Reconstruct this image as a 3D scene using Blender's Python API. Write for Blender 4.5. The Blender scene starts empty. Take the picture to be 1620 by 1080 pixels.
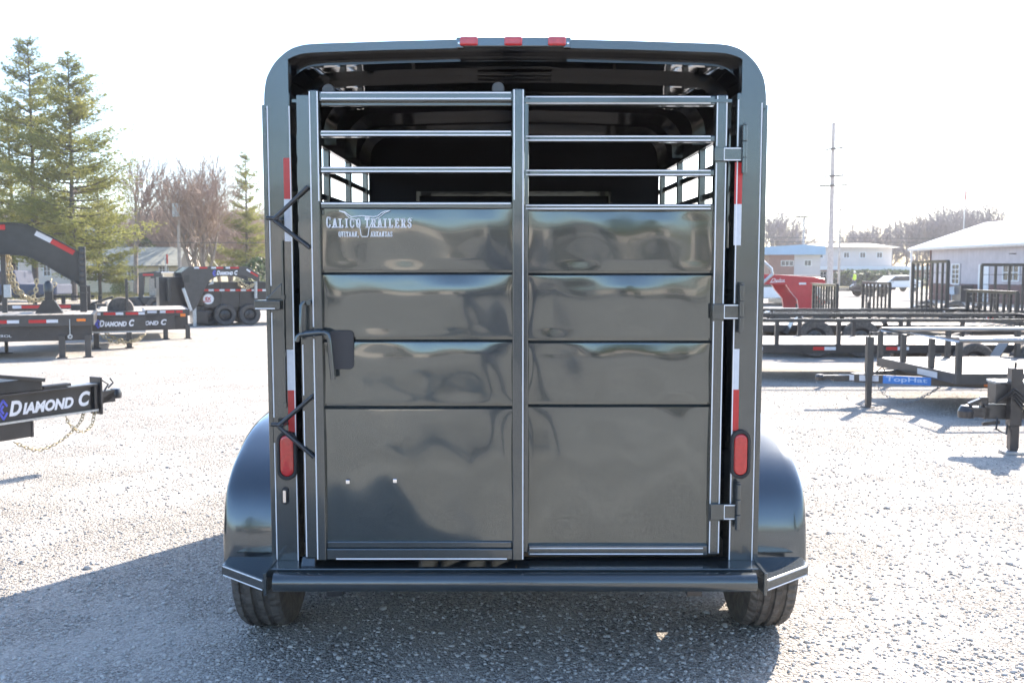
import bpy, math, random
from mathutils import Vector, Matrix, Euler
import numpy as np
R = math.radians
S = bpy.context.scene
COL = S.collection
# ------------------------------------------------------------ camera
FPX, CX, CY, EYE, PITCH = 1500.0, 810.0, 540.0, 1.62, math.atan(108/1500)
cd = bpy.data.cameras.new('camera'); cam = bpy.data.objects.new('camera', cd); COL.objects.link(cam)
cam.location = (0, 0, EYE); cam.rotation_euler = (math.pi/2 - PITCH, 0, 0)
cd.sensor_width = 36; cd.lens = FPX/1620*36; cd.clip_start = .05; cd.clip_end = 6000
cd.dof.use_dof = True; cd.dof.focus_distance = 3.9; cd.dof.aperture_fstop = 6.3
S.camera = cam
# ------------------------------------------------------------ light
SUN_AZ, SUN_EL = R(33), R(36)
w = bpy.data.worlds.new('World'); S.world = w; w.use_nodes = True
nt = w.node_tree; bg = nt.nodes['Background']
sky = nt.nodes.new('ShaderNodeTexSky'); sky.sky_type = 'NISHITA'; sky.sun_disc = False
sky.sun_elevation = SUN_EL; sky.sun_rotation = SUN_AZ; sky.air_density = 1.0; sky.dust_density = 1.0; sky.ozone_density = 3.0
nt.links.new(sky.outputs[0], bg.inputs[0]); bg.inputs[1].default_value = .125
sd = bpy.data.lights.new('sun', 'SUN'); sd.energy = 4.0; sd.angle = R(.5); sd.color = (1, .885, .76)
sun = bpy.data.objects.new('sun', sd); COL.objects.link(sun)
SV = Vector((math.sin(SUN_AZ)*math.cos(SUN_EL), math.cos(SUN_AZ)*math.cos(SUN_EL), math.sin(SUN_EL)))
sun.rotation_euler = (-SV).to_track_quat('-Z', 'Y').to_euler(); sun.location = (20, 20, 30)
S.view_settings.view_transform = 'Standard'; S.view_settings.look = 'None'; S.view_settings.gamma = 1
S.view_settings.exposure = 1.9
S.cycles.max_bounces = 7; S.cycles.use_adaptive_sampling = True; S.cycles.adaptive_threshold = .02
S.cycles.sample_clamp_indirect = 6

# ------------------------------------------------------------ measuring helpers
def ray(u, v):
    a = (u-CX)/FPX; b = (CY-v)/FPX; c, s = math.cos(PITCH), math.sin(PITCH)
    return Vector((a, c+b*s, -s+b*c))
CAMP = Vector((0, 0, EYE))
MATS = {}
def wp(u, v, Y):
    d = ray(u, v); return CAMP + d*(Y/d.y)
def gp(u, v, z=0.0):
    d = ray(u, v); return CAMP + d*((z-EYE)/d.z)
def pl(root, u, v, y=0.0, ax=1):
    "point of the sight line where the thing's own coordinate ax equals y"
    Mi = MATS[root.name].inverted(); o = Mi @ CAMP; d = Mi.to_3x3() @ ray(u, v)
    return o + d*((y-o[ax])/d[ax])

# ------------------------------------------------------------ mesh building
class MB:
    def __init__(s): s.v = []; s.f = []
    def add(s, vs, fs):
        n = len(s.v); s.v += [tuple(p) for p in vs]; s.f += [tuple(i+n for i in f) for f in fs]; return s
    def box(s, x0, y0, z0, x1, y1, z1):
        return s.add([(x0,y0,z0),(x1,y0,z0),(x1,y1,z0),(x0,y1,z0),(x0,y0,z1),(x1,y0,z1),(x1,y1,z1),(x0,y1,z1)],
                     [(0,3,2,1),(4,5,6,7),(0,1,5,4),(1,2,6,5),(2,3,7,6),(3,0,4,7)])
    def beam(s, p, q, wd, ht, up=(0,0,1)):
        p, q = Vector(p), Vector(q); d = (q-p).normalized(); up = Vector(up)
        if abs(d.dot(up)) > .98: up = Vector((0,1,0))
        a = d.cross(up).normalized(); b = a.cross(d).normalized(); a *= wd/2; b *= ht/2
        vs = [p-a-b, p+a-b, p+a+b, p-a+b, q-a-b, q+a-b, q+a+b, q-a+b]
        return s.add(vs, [(0,1,2,3),(7,6,5,4),(4,5,1,0),(5,6,2,1),(6,7,3,2),(7,4,0,3)])
    def tube(s, pts, r, n=8, r2=None, cap=True, closed=False):
        pts = [Vector(p) for p in pts]; m = len(pts); vs = []; fs = []; a = None
        for i, p in enumerate(pts):
            if closed: d = pts[(i+1) % m]-pts[i-1]
            else: d = pts[min(i+1, m-1)]-pts[max(i-1, 0)]
            if d.length < 1e-9: d = Vector((0,0,1))
            d.normalize()
            if a is None:
                a = d.cross(Vector((0,0,1)) if abs(d.z) < .9 else Vector((1,0,0)))
            else: a = a - d*a.dot(d)
            a.normalize(); b = d.cross(a)
            rr = r if r2 is None else r+(r2-r)*i/(m-1)
            for k in range(n):
                t = 2*math.pi*k/n; vs.append(p+a*(math.cos(t)*rr)+b*(math.sin(t)*rr))
        for i in range(m if closed else m-1):
            j = (i+1) % m
            for k in range(n):
                l = (k+1) % n; fs.append((i*n+k, i*n+l, j*n+l, j*n+k))
        if cap and not closed: fs += [tuple(range(n-1, -1, -1)), tuple((m-1)*n+k for k in range(n))]
        return s.add(vs, fs)
    def prism(s, poly, vec):
        poly = [Vector(p) for p in poly]; vec = Vector(vec); n = len(poly)
        nrm = Vector((0,0,0))
        for i in range(n): nrm += poly[i].cross(poly[(i+1) % n])
        if nrm.dot(vec) > 0: poly = poly[::-1]
        vs = poly+[p+vec for p in poly]
        fs = [tuple(range(n)), tuple(range(2*n-1, n-1, -1))]+[(i, i+n, (i+1) % n+n, (i+1) % n) for i in range(n)]
        return s.add(vs, fs)
    def lathe(s, c, axis, prof, n=32, closed=False, fn=None):
        c = Vector(c); ax = Vector(axis).normalized(); a = ax.cross(Vector((0,0,1)) if abs(ax.z) < .9 else Vector((1,0,0))).normalized(); b = ax.cross(a)
        vs = []; fs = []; m = len(prof)
        for k in range(n):
            t = 2*math.pi*k/n
            for j, (r, h) in enumerate(prof):
                if fn: r = fn(r, h, k, j)
                vs.append(c+ax*h+(a*math.cos(t)+b*math.sin(t))*r)
        for k in range(n):
            l = (k+1) % n
            for j in range(m if closed else m-1):
                q = (j+1) % m; fs.append((k*m+j, k*m+q, l*m+q, l*m+j))
        return s.add(vs, fs)
    def grid(s, fn, nu, nv):
        vs = [fn(i/nu, j/nv) for j in range(nv+1) for i in range(nu+1)]
        fs = [(j*(nu+1)+i, j*(nu+1)+i+1, (j+1)*(nu+1)+i+1, (j+1)*(nu+1)+i) for j in range(nv) for i in range(nu)]
        return s.add(vs, fs)
    def ribbon(s, pts, wd, nrm, th=.0015):
        "thin raised strip along a path lying in the plane with normal nrm"
        for p, q in zip(pts, pts[1:]):
            p, q = Vector(p), Vector(q); d = (q-p).normalized()*wd*.25
            s.beam(p-d, q+d, wd, th, nrm)
        return s
    def mesh(s, name):
        me = bpy.data.meshes.new(name); me.from_pydata(s.v, [], s.f); me.validate(); me.update(); return me
    def build(s, name, m, parent=None, smooth=False, bevel=0, angle=35, label=None, kind=None, cat=None, group=None, seg=2):
        me = s.mesh(name); o = bpy.data.objects.new(name, me); COL.objects.link(o)
        me.materials.append(m)
        if parent is not None: o.parent = parent
        if smooth:
            for p in me.polygons: p.use_smooth = True
            try: me.set_sharp_from_angle(angle=R(angle))
            except Exception: pass
        if bevel:
            b = o.modifiers.new('bevel', 'BEVEL'); b.width = bevel; b.segments = seg; b.limit_method = 'ANGLE'; b.angle_limit = R(40); b.harden_normals = False
        if label: o['label'] = label
        if kind: o['kind'] = kind
        if cat: o['category'] = cat
        if group: o['group'] = group
        return o
def thing(name, label, cat, loc=(0,0,0), rot=(0,0,0), group=None):
    o = bpy.data.objects.new(name, None); COL.objects.link(o); o.empty_display_size = .2
    o.location = loc; o.rotation_euler = rot; o['label'] = label; o['category'] = cat
    if group: o['group'] = group
    MATS[o.name] = Matrix.Translation(Vector(loc)) @ Euler(rot).to_matrix().to_4x4()
    return o
def dup(root, loc, rot, label, scale=None):
    r = root.copy(); COL.objects.link(r); r.location = loc; r.rotation_euler = rot; r['label'] = label
    if scale: r.scale = scale
    def rec(a, b):
        for ch in [c for c in allch if c.parent == a]:
            c = ch.copy(); COL.objects.link(c); c.parent = b; rec(ch, c)
    allch = list(COL.objects); rec(root, r)
    return r

# ------------------------------------------------------------ materials
def pm(name, base, rough=.5, metal=0., coat=0., var=.12, scale=8., bump=0., bscale=60., spec=.5, trans=0., rvar=.0, c2=None, emis=None, coatr=.05, detail=4, bdist=.01):
    m = bpy.data.materials.new(name); m.use_nodes = True; n = m.node_tree; b = n.nodes['Principled BSDF']
    tc = n.nodes.new('ShaderNodeTexCoord'); nz = n.nodes.new('ShaderNodeTexNoise'); nz.inputs['Scale'].default_value = scale; nz.inputs['Detail'].default_value = detail
    n.links.new(tc.outputs['Object'], nz.inputs['Vector'])
    rp = n.nodes.new('ShaderNodeValToRGB'); rp.color_ramp.elements[0].position = .3; rp.color_ramp.elements[1].position = .7
    lo = [c*(1-var) for c in base]; hi = [min(1, c*(1+var)) for c in base]
    if c2: lo, hi = base, c2
    rp.color_ramp.elements[0].color = (*lo, 1); rp.color_ramp.elements[1].color = (*hi, 1)
    n.links.new(nz.outputs['Fac'], rp.inputs['Fac']); n.links.new(rp.outputs[0], b.inputs['Base Color'])
    b.inputs['Roughness'].default_value = rough; b.inputs['Metallic'].default_value = metal
    b.inputs['Coat Weight'].default_value = coat; b.inputs['Coat Roughness'].default_value = coatr; b.inputs['Specular IOR Level'].default_value = spec
    if rvar:
        mr = n.nodes.new('ShaderNodeMapRange'); mr.inputs['To Min'].default_value = max(0, rough-rvar); mr.inputs['To Max'].default_value = rough+rvar
        n.links.new(nz.outputs['Fac'], mr.inputs['Value']); n.links.new(mr.outputs[0], b.inputs['Roughness'])
    if bump:
        n2 = n.nodes.new('ShaderNodeTexNoise'); n2.inputs['Scale'].default_value = bscale; n2.inputs['Detail'].default_value = 3
        n.links.new(tc.outputs['Object'], n2.inputs['Vector'])
        bp = n.nodes.new('ShaderNodeBump'); bp.inputs['Strength'].default_value = bump; bp.inputs['Distance'].default_value = bdist
        n.links.new(n2.outputs['Fac'], bp.inputs['Height']); n.links.new(bp.outputs[0], b.inputs['Normal'])
    if trans:
        tr = n.nodes.new('ShaderNodeBsdfTranslucent'); n.links.new(rp.outputs[0], tr.inputs['Color'])
        mx = n.nodes.new('ShaderNodeMixShader'); mx.inputs[0].default_value = trans
        out = n.nodes['Material Output']; n.links.new(b.outputs[0], mx.inputs[1]); n.links.new(tr.outputs[0], mx.inputs[2]); n.links.new(mx.outputs[0], out.inputs['Surface'])
    if emis: b.inputs['Emission Color'].default_value = (*emis, 1); b.inputs['Emission Strength'].default_value = 1
    return m
M = {}
M['paint'] = pm('charcoal_paint', (.100,.113,.117), .2, .75, .6, var=.06, scale=3, bump=.05, bscale=260, bdist=.002, coatr=.04)
M['panel'] = pm('panel_paint', (.120,.134,.131), .10, .75, .6, var=.06, scale=1.3, rvar=.05, bump=.03, bscale=320, bdist=.0015, coatr=.02)
M['fender'] = pm('fender_paint', (.110,.127,.138), .15, .8, .6, var=.06, scale=3, coatr=.03)
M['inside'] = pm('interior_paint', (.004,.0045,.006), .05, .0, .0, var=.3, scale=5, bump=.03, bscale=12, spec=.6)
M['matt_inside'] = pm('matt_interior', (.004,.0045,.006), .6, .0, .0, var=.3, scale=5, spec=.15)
M['stripe'] = pm('white_stripe', (.8,.8,.82), .35, var=.04)
M['tape_red'] = pm('red_tape', (.50,.02,.022), .35, var=.06, scale=40, coat=.3)
M['tape_white'] = pm('white_tape', (.62,.64,.68), .35, var=.06, scale=60, coat=.3)
M['lens_red'] = pm('red_lens', (.50,.018,.02), .12, var=.12, scale=60, coat=1, bump=.3, bscale=90, bdist=.004)
M['lens_orange'] = pm('orange_lens', (.85,.22,.03), .2, var=.1, scale=40, coat=.6)
M['rubber'] = pm('black_rubber', (.022,.022,.024), .6, var=.25, scale=20, bump=.2, bscale=90)
M['tyre'] = pm('tyre_rubber', (.095,.085,.075), .8, var=.35, scale=25, bump=.35, bscale=160, bdist=.004)
M['chrome'] = pm('chrome', (.75,.76,.78), .12, 1, var=.05, scale=20)
M['steel'] = pm('galvanised_steel', (.42,.44,.46), .38, .8, var=.18, scale=30)
M['black'] = pm('black_paint', (.028,.028,.030), .3, .0, .4, var=.25, scale=6, bump=.05, bscale=50, coatr=.12)
M['pipe'] = pm('pipe_rail_paint', (.34,.34,.34), .28, .8, .4, var=.1, scale=9)
M['grey'] = pm('grey_paint', (.07,.066,.063), .38, .3, .2, var=.12, scale=7, coatr=.2)
M['red'] = pm('red_paint', (.40,.018,.028), .3, .0, .5, var=.1, scale=5)
M['white'] = pm('white_paint', (.72,.73,.74), .4, var=.05, scale=10)
M['gold'] = pm('gold_chain', (.50,.42,.27), .45, .5, var=.25, scale=60)
M['wood'] = pm('deck_planks', (.30,.24,.17), .75, var=.3, scale=12, bump=.3, bscale=30)
M['wood_pale'] = pm('pale_deck', (.52,.47,.40), .75, var=.2, scale=12, bump=.3, bscale=30)
M['bark'] = pm('tree_bark', (.10,.085,.075), .9, var=.3, scale=6, bump=.6, bscale=14, bdist=.05)
M['bark_grey'] = pm('grey_bark', (.28,.23,.20), .9, var=.25, scale=4)
M['twig'] = pm('brown_twigs', (.34,.25,.20), .9, var=.25, scale=1.5)
M['twig_pale'] = pm('pale_twigs', (.27,.235,.23), .9, var=.25, scale=1.5)
M['needle'] = pm('pine_needles', (.16,.185,.05), .6, var=.2, scale=.5, c2=(.34,.33,.10), trans=.5)
M['needle_dark'] = pm('dark_needles', (.045,.075,.04), .6, scale=.8, c2=(.10,.13,.05), trans=.4)
M['pole'] = pm('weathered_pole', (.46,.40,.37), .9, var=.2, scale=4)
M['wire'] = pm('utility_wire', (.12,.12,.12), .6, var=.1)
M['glass'] = pm('dark_glass', (.03,.04,.05), .05, var=.2, scale=2, spec=1)
M['brick'] = pm('red_brick', (.27,.13,.10), .9, var=.2, scale=3)
M['brick_brown'] = pm('brown_wainscot', (.14,.075,.07), .8, var=.15, scale=3)
M['siding'] = pm('pale_siding', (.52,.47,.40), .8, var=.06, scale=1)
M['shingle'] = pm('grey_shingles', (.27,.28,.24), .9, var=.15, scale=3)
M['lavender'] = pm('pale_metal_siding', (.48,.45,.47), .5, var=.05, scale=1)
M['roof_white'] = pm('white_metal_roof', (.68,.68,.68), .35, var=.04, scale=1)
M['roof_blue'] = pm('blue_metal_roof', (.25,.40,.58), .45, var=.05, scale=1)
M['white_wall'] = pm('white_render', (.62,.55,.50), .8, var=.05, scale=1)
M['blue'] = pm('blue_decal', (.05,.22,.62), .4, var=.06, scale=20)
M['violet'] = pm('blue_emblem', (.10,.12,.60), .4, var=.1, scale=20)
M['vest'] = pm('hi_vis_yellow', (.55,.75,.06), .7, var=.1, scale=10)
M['skin'] = pm('skin', (.45,.28,.2), .6, var=.05)
M['cloth'] = pm('dark_cloth', (.07,.08,.11), .9, var=.15, scale=10)
M['plate'] = pm('dark_pad', (.045,.041,.042), .55, var=.1, scale=20)

def seam_mat(name, col, axis, step, dark=.6, rough=.6, coltwo=None, metal=0):
    "cladding / planks / courses: thin darker joints every step metres along one axis, bump matched"
    m = pm(name, col, rough, metal, var=.1, scale=2, c2=coltwo); n = m.node_tree; b = n.nodes['Principled BSDF']
    tc = n.nodes.new('ShaderNodeTexCoord'); sx = n.nodes.new('ShaderNodeSeparateXYZ'); n.links.new(tc.outputs['Object'], sx.inputs[0])
    d = n.nodes.new('ShaderNodeMath'); d.operation = 'DIVIDE'; d.inputs[1].default_value = step; n.links.new(sx.outputs[axis], d.inputs[0])
    fr = n.nodes.new('ShaderNodeMath'); fr.operation = 'FRACT'; n.links.new(d.outputs[0], fr.inputs[0])
    gt = n.nodes.new('ShaderNodeMath'); gt.operation = 'GREATER_THAN'; gt.inputs[1].default_value = .1; n.links.new(fr.outputs[0], gt.inputs[0])
    bp = n.nodes.new('ShaderNodeBump'); bp.inputs['Strength'].default_value = .8; bp.inputs['Distance'].default_value = .02
    n.links.new(gt.outputs[0], bp.inputs['Height']); n.links.new(bp.outputs[0], b.inputs['Normal'])
    src = b.inputs['Base Color'].links[0].from_socket
    mx = n.nodes.new('ShaderNodeMix'); mx.data_type = 'RGBA'; mx.inputs['A'].default_value = (*[c*dark for c in col], 1)
    n.links.new(gt.outputs[0], mx.inputs['Factor']); n.links.new(src, mx.inputs['B']); n.links.new(mx.outputs['Result'], b.inputs['Base Color'])
    return m
M['ribbed'] = seam_mat('ribbed_metal_siding', (.50,.46,.48), 0, .3, .88)
M['roof_rib'] = seam_mat('ribbed_white_roof', (.66,.66,.66), 0, .4, .85, .35)
M['clap'] = seam_mat('clapboard', (.66,.56,.40), 2, .2, .75)
M['planks'] = seam_mat('deck_boards', (.46,.42,.36), 0, .2, .4)
M['planks_y'] = seam_mat('grey_deck_boards', (.24,.21,.18), 1, .15, .4)
M['brickwall'] = seam_mat('brick_courses', (.27,.13,.10), 2, .22, .8)

def gravel_mat():
    m = bpy.data.materials.new('gravel'); m.use_nodes = True; n = m.node_tree; b = n.nodes['Principled BSDF']; L = n.links.new
    tc = n.nodes.new('ShaderNodeTexCoord')
    v1 = n.nodes.new('ShaderNodeTexVoronoi'); v1.inputs['Scale'].default_value = 125; L(tc.outputs['Object'], v1.inputs['Vector'])
    v2 = n.nodes.new('ShaderNodeTexVoronoi'); v2.inputs['Scale'].default_value = 58; v2.inputs['Randomness'].default_value = 1; L(tc.outputs['Object'], v2.inputs['Vector'])
    big = n.nodes.new('ShaderNodeTexNoise'); big.inputs['Scale'].default_value = .9; big.inputs['Detail'].default_value = 6; big.inputs['Roughness'].default_value = .62; L(tc.outputs['Object'], big.inputs['Vector'])
    fine = n.nodes.new('ShaderNodeTexNoise'); fine.inputs['Scale'].default_value = 160; fine.inputs['Detail'].default_value = 4; L(tc.outputs['Object'], fine.inputs['Vector'])
    def ramp(els):
        r = n.nodes.new('ShaderNodeValToRGB'); e = r.color_ramp.elements
        while len(e) < len(els): e.new(.5)
        for k, (p, c) in enumerate(els): e[k].position = p; e[k].color = (*c, 1)
        return r
    sep = n.nodes.new('ShaderNodeSeparateColor'); L(v1.outputs['Color'], sep.inputs[0])
    r1 = ramp([(0, (.09,.08,.07)), (.22, (.25,.23,.205)), (.5, (.38,.355,.32)), (1, (.64,.60,.53))]); L(sep.outputs[0], r1.inputs[0])
    sep2 = n.nodes.new('ShaderNodeSeparateColor'); L(v2.outputs['Color'], sep2.inputs[0])
    r2 = ramp([(0, (.10,.09,.08)), (.18, (.28,.255,.225)), (.7, (.40,.37,.33)), (1, (.70,.66,.60))]); L(sep2.outputs[1], r2.inputs[0])
    mx = n.nodes.new('ShaderNodeMix'); mx.data_type = 'RGBA'; mx.inputs['Factor'].default_value = .35; L(r1.outputs[0], mx.inputs['A']); L(r2.outputs[0], mx.inputs['B'])
    # dusty packed patches
    rb = ramp([(.46, (0,0,0)), (.60, (1,1,1))]); L(big.outputs['Fac'], rb.inputs[0])
    ml = n.nodes.new('ShaderNodeMath'); ml.operation = 'MULTIPLY'; ml.inputs[1].default_value = .55; L(rb.outputs[0], ml.inputs[0])
    mx2 = n.nodes.new('ShaderNodeMix'); mx2.data_type = 'RGBA'; mx2.inputs['B'].default_value = (.44,.41,.37,1)
    L(ml.outputs[0], mx2.inputs['Factor']); L(mx.outputs['Result'], mx2.inputs['A'])
    L(mx2.outputs['Result'], b.inputs['Base Color']); b.inputs['Roughness'].default_value = .9; b.inputs['Specular IOR Level'].default_value = .25
    b1 = n.nodes.new('ShaderNodeBump'); b1.inputs['Strength'].default_value = .9; b1.inputs['Distance'].default_value = .012; b1.invert = True; L(v1.outputs['Distance'], b1.inputs['Height'])
    b2 = n.nodes.new('ShaderNodeBump'); b2.inputs['Strength'].default_value = .8; b2.inputs['Distance'].default_value = .022; b2.invert = True; L(v2.outputs['Distance'], b2.inputs['Height']); L(b1.outputs[0], b2.inputs['Normal'])
    b3 = n.nodes.new('ShaderNodeBump'); b3.inputs['Strength'].default_value = .5; b3.inputs['Distance'].default_value = .004; L(fine.outputs['Fac'], b3.inputs['Height']); L(b2.outputs[0], b3.inputs['Normal'])
    L(b3.outputs[0], b.inputs['Normal'])
    mrr = n.nodes.new('ShaderNodeMapRange'); mrr.inputs['To Min'].default_value = .72; mrr.inputs['To Max'].default_value = .4; L(rb.outputs[0], mrr.inputs['Value']); L(mrr.outputs[0], b1.inputs['Strength']); L(mrr.outputs[0], b2.inputs['Strength'])
    return m
M['gravel'] = gravel_mat()
M['stone'] = pm('crushed_stone', (.34,.32,.295), .85, var=.4, scale=30, c2=(.60,.57,.53), detail=1, bump=.2, bscale=80)
M['grass'] = pm('dry_grass', (.20,.19,.08), .95, scale=.6, c2=(.30,.26,.13), bump=.5, bscale=4, bdist=.1)

# ------------------------------------------------------------ lettering
def text_into(mb, s, o, U, V, nrm, width=None, height=None, shear=0., bold=0., th=.002):
    "small flat letters laid on a surface: o bottom left, U/V unit directions"
    cu = bpy.data.curves.new('t', 'FONT'); cu.body = s; cu.size = 1; cu.offset = bold; cu.shear = shear; cu.extrude = 0; cu.resolution_u = 4
    ob = bpy.data.objects.new('t', cu); COL.objects.link(ob)
    dg = bpy.context.evaluated_depsgraph_get(); me = bpy.data.meshes.new_from_object(ob.evaluated_get(dg))
    xs = [v.co.x for v in me.vertices]; ys = [v.co.y for v in me.vertices]
    x0, x1, y0, y1 = min(xs), max(xs), min(ys), max(ys)
    kx = (width/(x1-x0)) if width else height/(y1-y0); ky = (height/(y1-y0)) if height else kx
    o, U, V, nrm = Vector(o), Vector(U), Vector(V), Vector(nrm).normalized()
    mb.add([o+U*((v.co.x-x0)*kx)+V*((v.co.y-y0)*ky)+nrm*th for v in me.vertices], [tuple(p.vertices) for p in me.polygons])
    COL.objects.unlink(ob); bpy.data.objects.remove(ob); bpy.data.curves.remove(cu); bpy.data.meshes.remove(me)
def small_caps(mb, o, U, V, nrm, width, height, th=.002):
    "the maker's name in slanted bold small capitals"
    U = Vector(U).normalized(); o = Vector(o)
    text_into(mb, 'D', o, U, V, nrm, width*.15, height, .25, .045, th)
    text_into(mb, 'IAMOND', o+U*width*.155, U, V, nrm, width*.625, height*.78, .25, .05, th)
    text_into(mb, 'C', o+U*width*.845, U, V, nrm, width*.155, height*1.05, .25, .045, th)
def emblem(mb, o, U, V, nrm, h, th=.002):
    "diamond outline with a small diamond inside"
    o, U, V, nrm = Vector(o), Vector(U), Vector(V), Vector(nrm).normalized()
    P = lambda a, b: o+U*(a*h)+V*(b*h)+nrm*th
    a = h*.13
    for seq in ([(.35,1.08),(0,.5),(.35,-.08)], [(.35,1.08),(.60,.72)], [(.35,-.08),(.60,.28)], [(.35,.72),(.2,.5),(.35,.28)]):
        mb.ribbon([P(*q) for q in seq], a, nrm, .001)

GL = {
 'C': ([[(.56,.76),(.47,.95),(.3,1),(.13,.93),(.05,.72),(.05,.28),(.13,.07),(.3,0),(.47,.05),(.56,.24)]], [(.56,.84,1)]),
 'A': ([[(.06,0),(.28,1),(.34,1),(.56,0)],[(.14,.33),(.47,.33)]], [(.06,0,0),(.56,0,0)]),
 'L': ([[(.16,1),(.16,0),(.55,0),(.55,.22)]], [(.16,1,0),(.16,0,0)]),
 'I': ([[(.3,0),(.3,1)]], [(.3,0,0),(.3,1,0)]),
 'O': ([[(.3,1),(.13,.93),(.05,.7),(.05,.3),(.13,.07),(.3,0),(.47,.07),(.55,.3),(.55,.7),(.47,.93),(.3,1)]], []),
 'T': ([[(.3,0),(.3,1)],[(.02,.76),(.02,1),(.58,1),(.58,.76)]], [(.3,0,0)]),
 'R': ([[(.13,0),(.13,1),(.42,1),(.53,.88),(.53,.65),(.42,.52),(.13,.52)],[(.36,.52),(.56,0)]], [(.13,0,0),(.13,1,0),(.56,0,0)]),
 'E': ([[(.52,.78),(.52,1),(.13,1),(.13,0),(.54,0),(.54,.22)],[(.13,.52),(.42,.52)]], [(.13,0,0),(.13,1,0)]),
 'S': ([[(.52,.76),(.46,.95),(.3,1),(.12,.93),(.08,.75),(.16,.6),(.44,.42),(.53,.25),(.46,.06),(.3,0),(.13,.05),(.07,.26)]], []),
 'Q': ([[(.3,1),(.13,.93),(.05,.7),(.05,.3),(.13,.07),(.3,0),(.47,.07),(.55,.3),(.55,.7),(.47,.93),(.3,1)],[(.3,.22),(.56,-.12)]], []),
 'U': ([[(.12,1),(.12,.2),(.2,.04),(.34,0),(.47,.1),(.5,.2),(.5,1)]], [(.12,1,0),(.5,1,0)]),
 'M': ([[(.06,0),(.1,1),(.3,.3),(.5,1),(.54,0)]], [(.06,0,0),(.54,0,0)]),
 'N': ([[(.1,0),(.1,1),(.5,0),(.5,1)]], [(.1,0,0),(.5,1,0)]),
 'K': ([[(.13,0),(.13,1)],[(.52,1),(.14,.45)],[(.25,.58),(.54,0)]], [(.13,0,0),(.13,1,0),(.54,0,0),(.52,1,0)]),
 ',': ([[(.2,.08),(.12,-.18)]], []),
}
def slab_text(mb, s, o, U, V, nrm, adv, h, wt):
    "western slab lettering drawn stroke by stroke"
    o, U, V = Vector(o), Vector(U), Vector(V)
    x = 0
    for i, ch in enumerate(s):
        k = 1.0
        if ch == 'I': x -= adv*.12
        if ch == ' ': x += adv*.45; continue
        hh = h*(1.22 if (i == 0 or s[i-1] == ' ') and len(s) > 9 else 1)
        strokes, ser = GL[ch]; P = lambda a, b: o+U*(x+a*adv*1.05)+V*(b*hh)
        for st in strokes: mb.ribbon([P(*q) for q in st], wt, nrm, .0012)
        for a, b, vert in ser:
            p = P(a, b)
            if vert: mb.ribbon([p-V*h*.12, p+V*h*.14], wt*.9, nrm, .0012)
            else: mb.ribbon([p-U*wt*.95, p+U*wt*.95], wt*.7, nrm, .0012)
        x += adv*(.96 if ch == 'I' else .5 if ch == ',' else 1.08)
    return x
# ============================================================ SETTING
def sheet(name, pts, z, m, kind='structure'):
    mb = MB(); mb.add([(x, y, z) for x, y in pts], [tuple(range(len(pts)))]); return mb.build(name, m, kind=kind)
sheet('ground', [(-2500,-2500),(2500,-2500),(2500,2500),(-2500,2500)], -.02, M['grass'])
sheet('gravel_lot', [(-70,-60),(110,-60),(110,97),(12,97),(-4,62),(-70,58)], 0, M['gravel'])
def stones(n, seed):
    rs = np.random.RandomState(seed)
    Y = 3.0+12.5*rs.rand(n)**1.5; X = (rs.rand(n)-.5)*1.25*Y*1.0
    r = .003+.0075*rs.rand(n)**2.0; r[rs.rand(n) < .012] *= 1.8
    t = (1+5**.5)/2
    iv = np.array([(-1,t,0),(1,t,0),(-1,-t,0),(1,-t,0),(0,-1,t),(0,1,t),(0,-1,-t),(0,1,-t),(t,0,-1),(t,0,1),(-t,0,-1),(-t,0,1)])/math.sqrt(1+t*t)
    fc = np.array([(0,11,5),(0,5,1),(0,1,7),(0,7,10),(0,10,11),(1,5,9),(5,11,4),(11,10,2),(10,7,6),(7,1,8),(3,9,4),(3,4,2),(3,2,6),(3,6,8),(3,8,9),(4,9,5),(2,4,11),(6,2,10),(8,6,7),(9,8,1)])
    v = iv[None]*(1+.35*(rs.rand(n,12,1)-.5)*2)*np.stack([.7+.9*rs.rand(n), .7+.6*rs.rand(n), .45+.4*rs.rand(n)], 1)[:, None]
    a = rs.rand(n)*6.28; c, s = np.cos(a)[:, None], np.sin(a)[:, None]
    x = v[...,0]*c-v[...,1]*s; y = v[...,0]*s+v[...,1]*c
    v = np.stack([x, y, v[...,2]], -1)*r[:, None, None]
    v += np.stack([X, Y, r*.25], 1)[:, None]
    f = fc[None]+12*np.arange(n)[:, None, None]
    me = bpy.data.meshes.new('gravel_stones'); me.vertices.add(n*12); me.vertices.foreach_set('co', v.reshape(-1).astype('f'))
    me.loops.add(n*60); me.loops.foreach_set('vertex_index', f.reshape(-1).astype('i'))
    me.polygons.add(n*20); me.polygons.foreach_set('loop_start', np.arange(0, n*60, 3, dtype='i')); me.update(calc_edges=True)
    o = bpy.data.objects.new('gravel_stones', me); COL.objects.link(o); me.materials.append(M['stone']); o['kind'] = 'stuff'
    o['label'] = 'loose crushed stones scattered over the gravel lot'; o['category'] = 'gravel'
stones(42000, 3)

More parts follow.
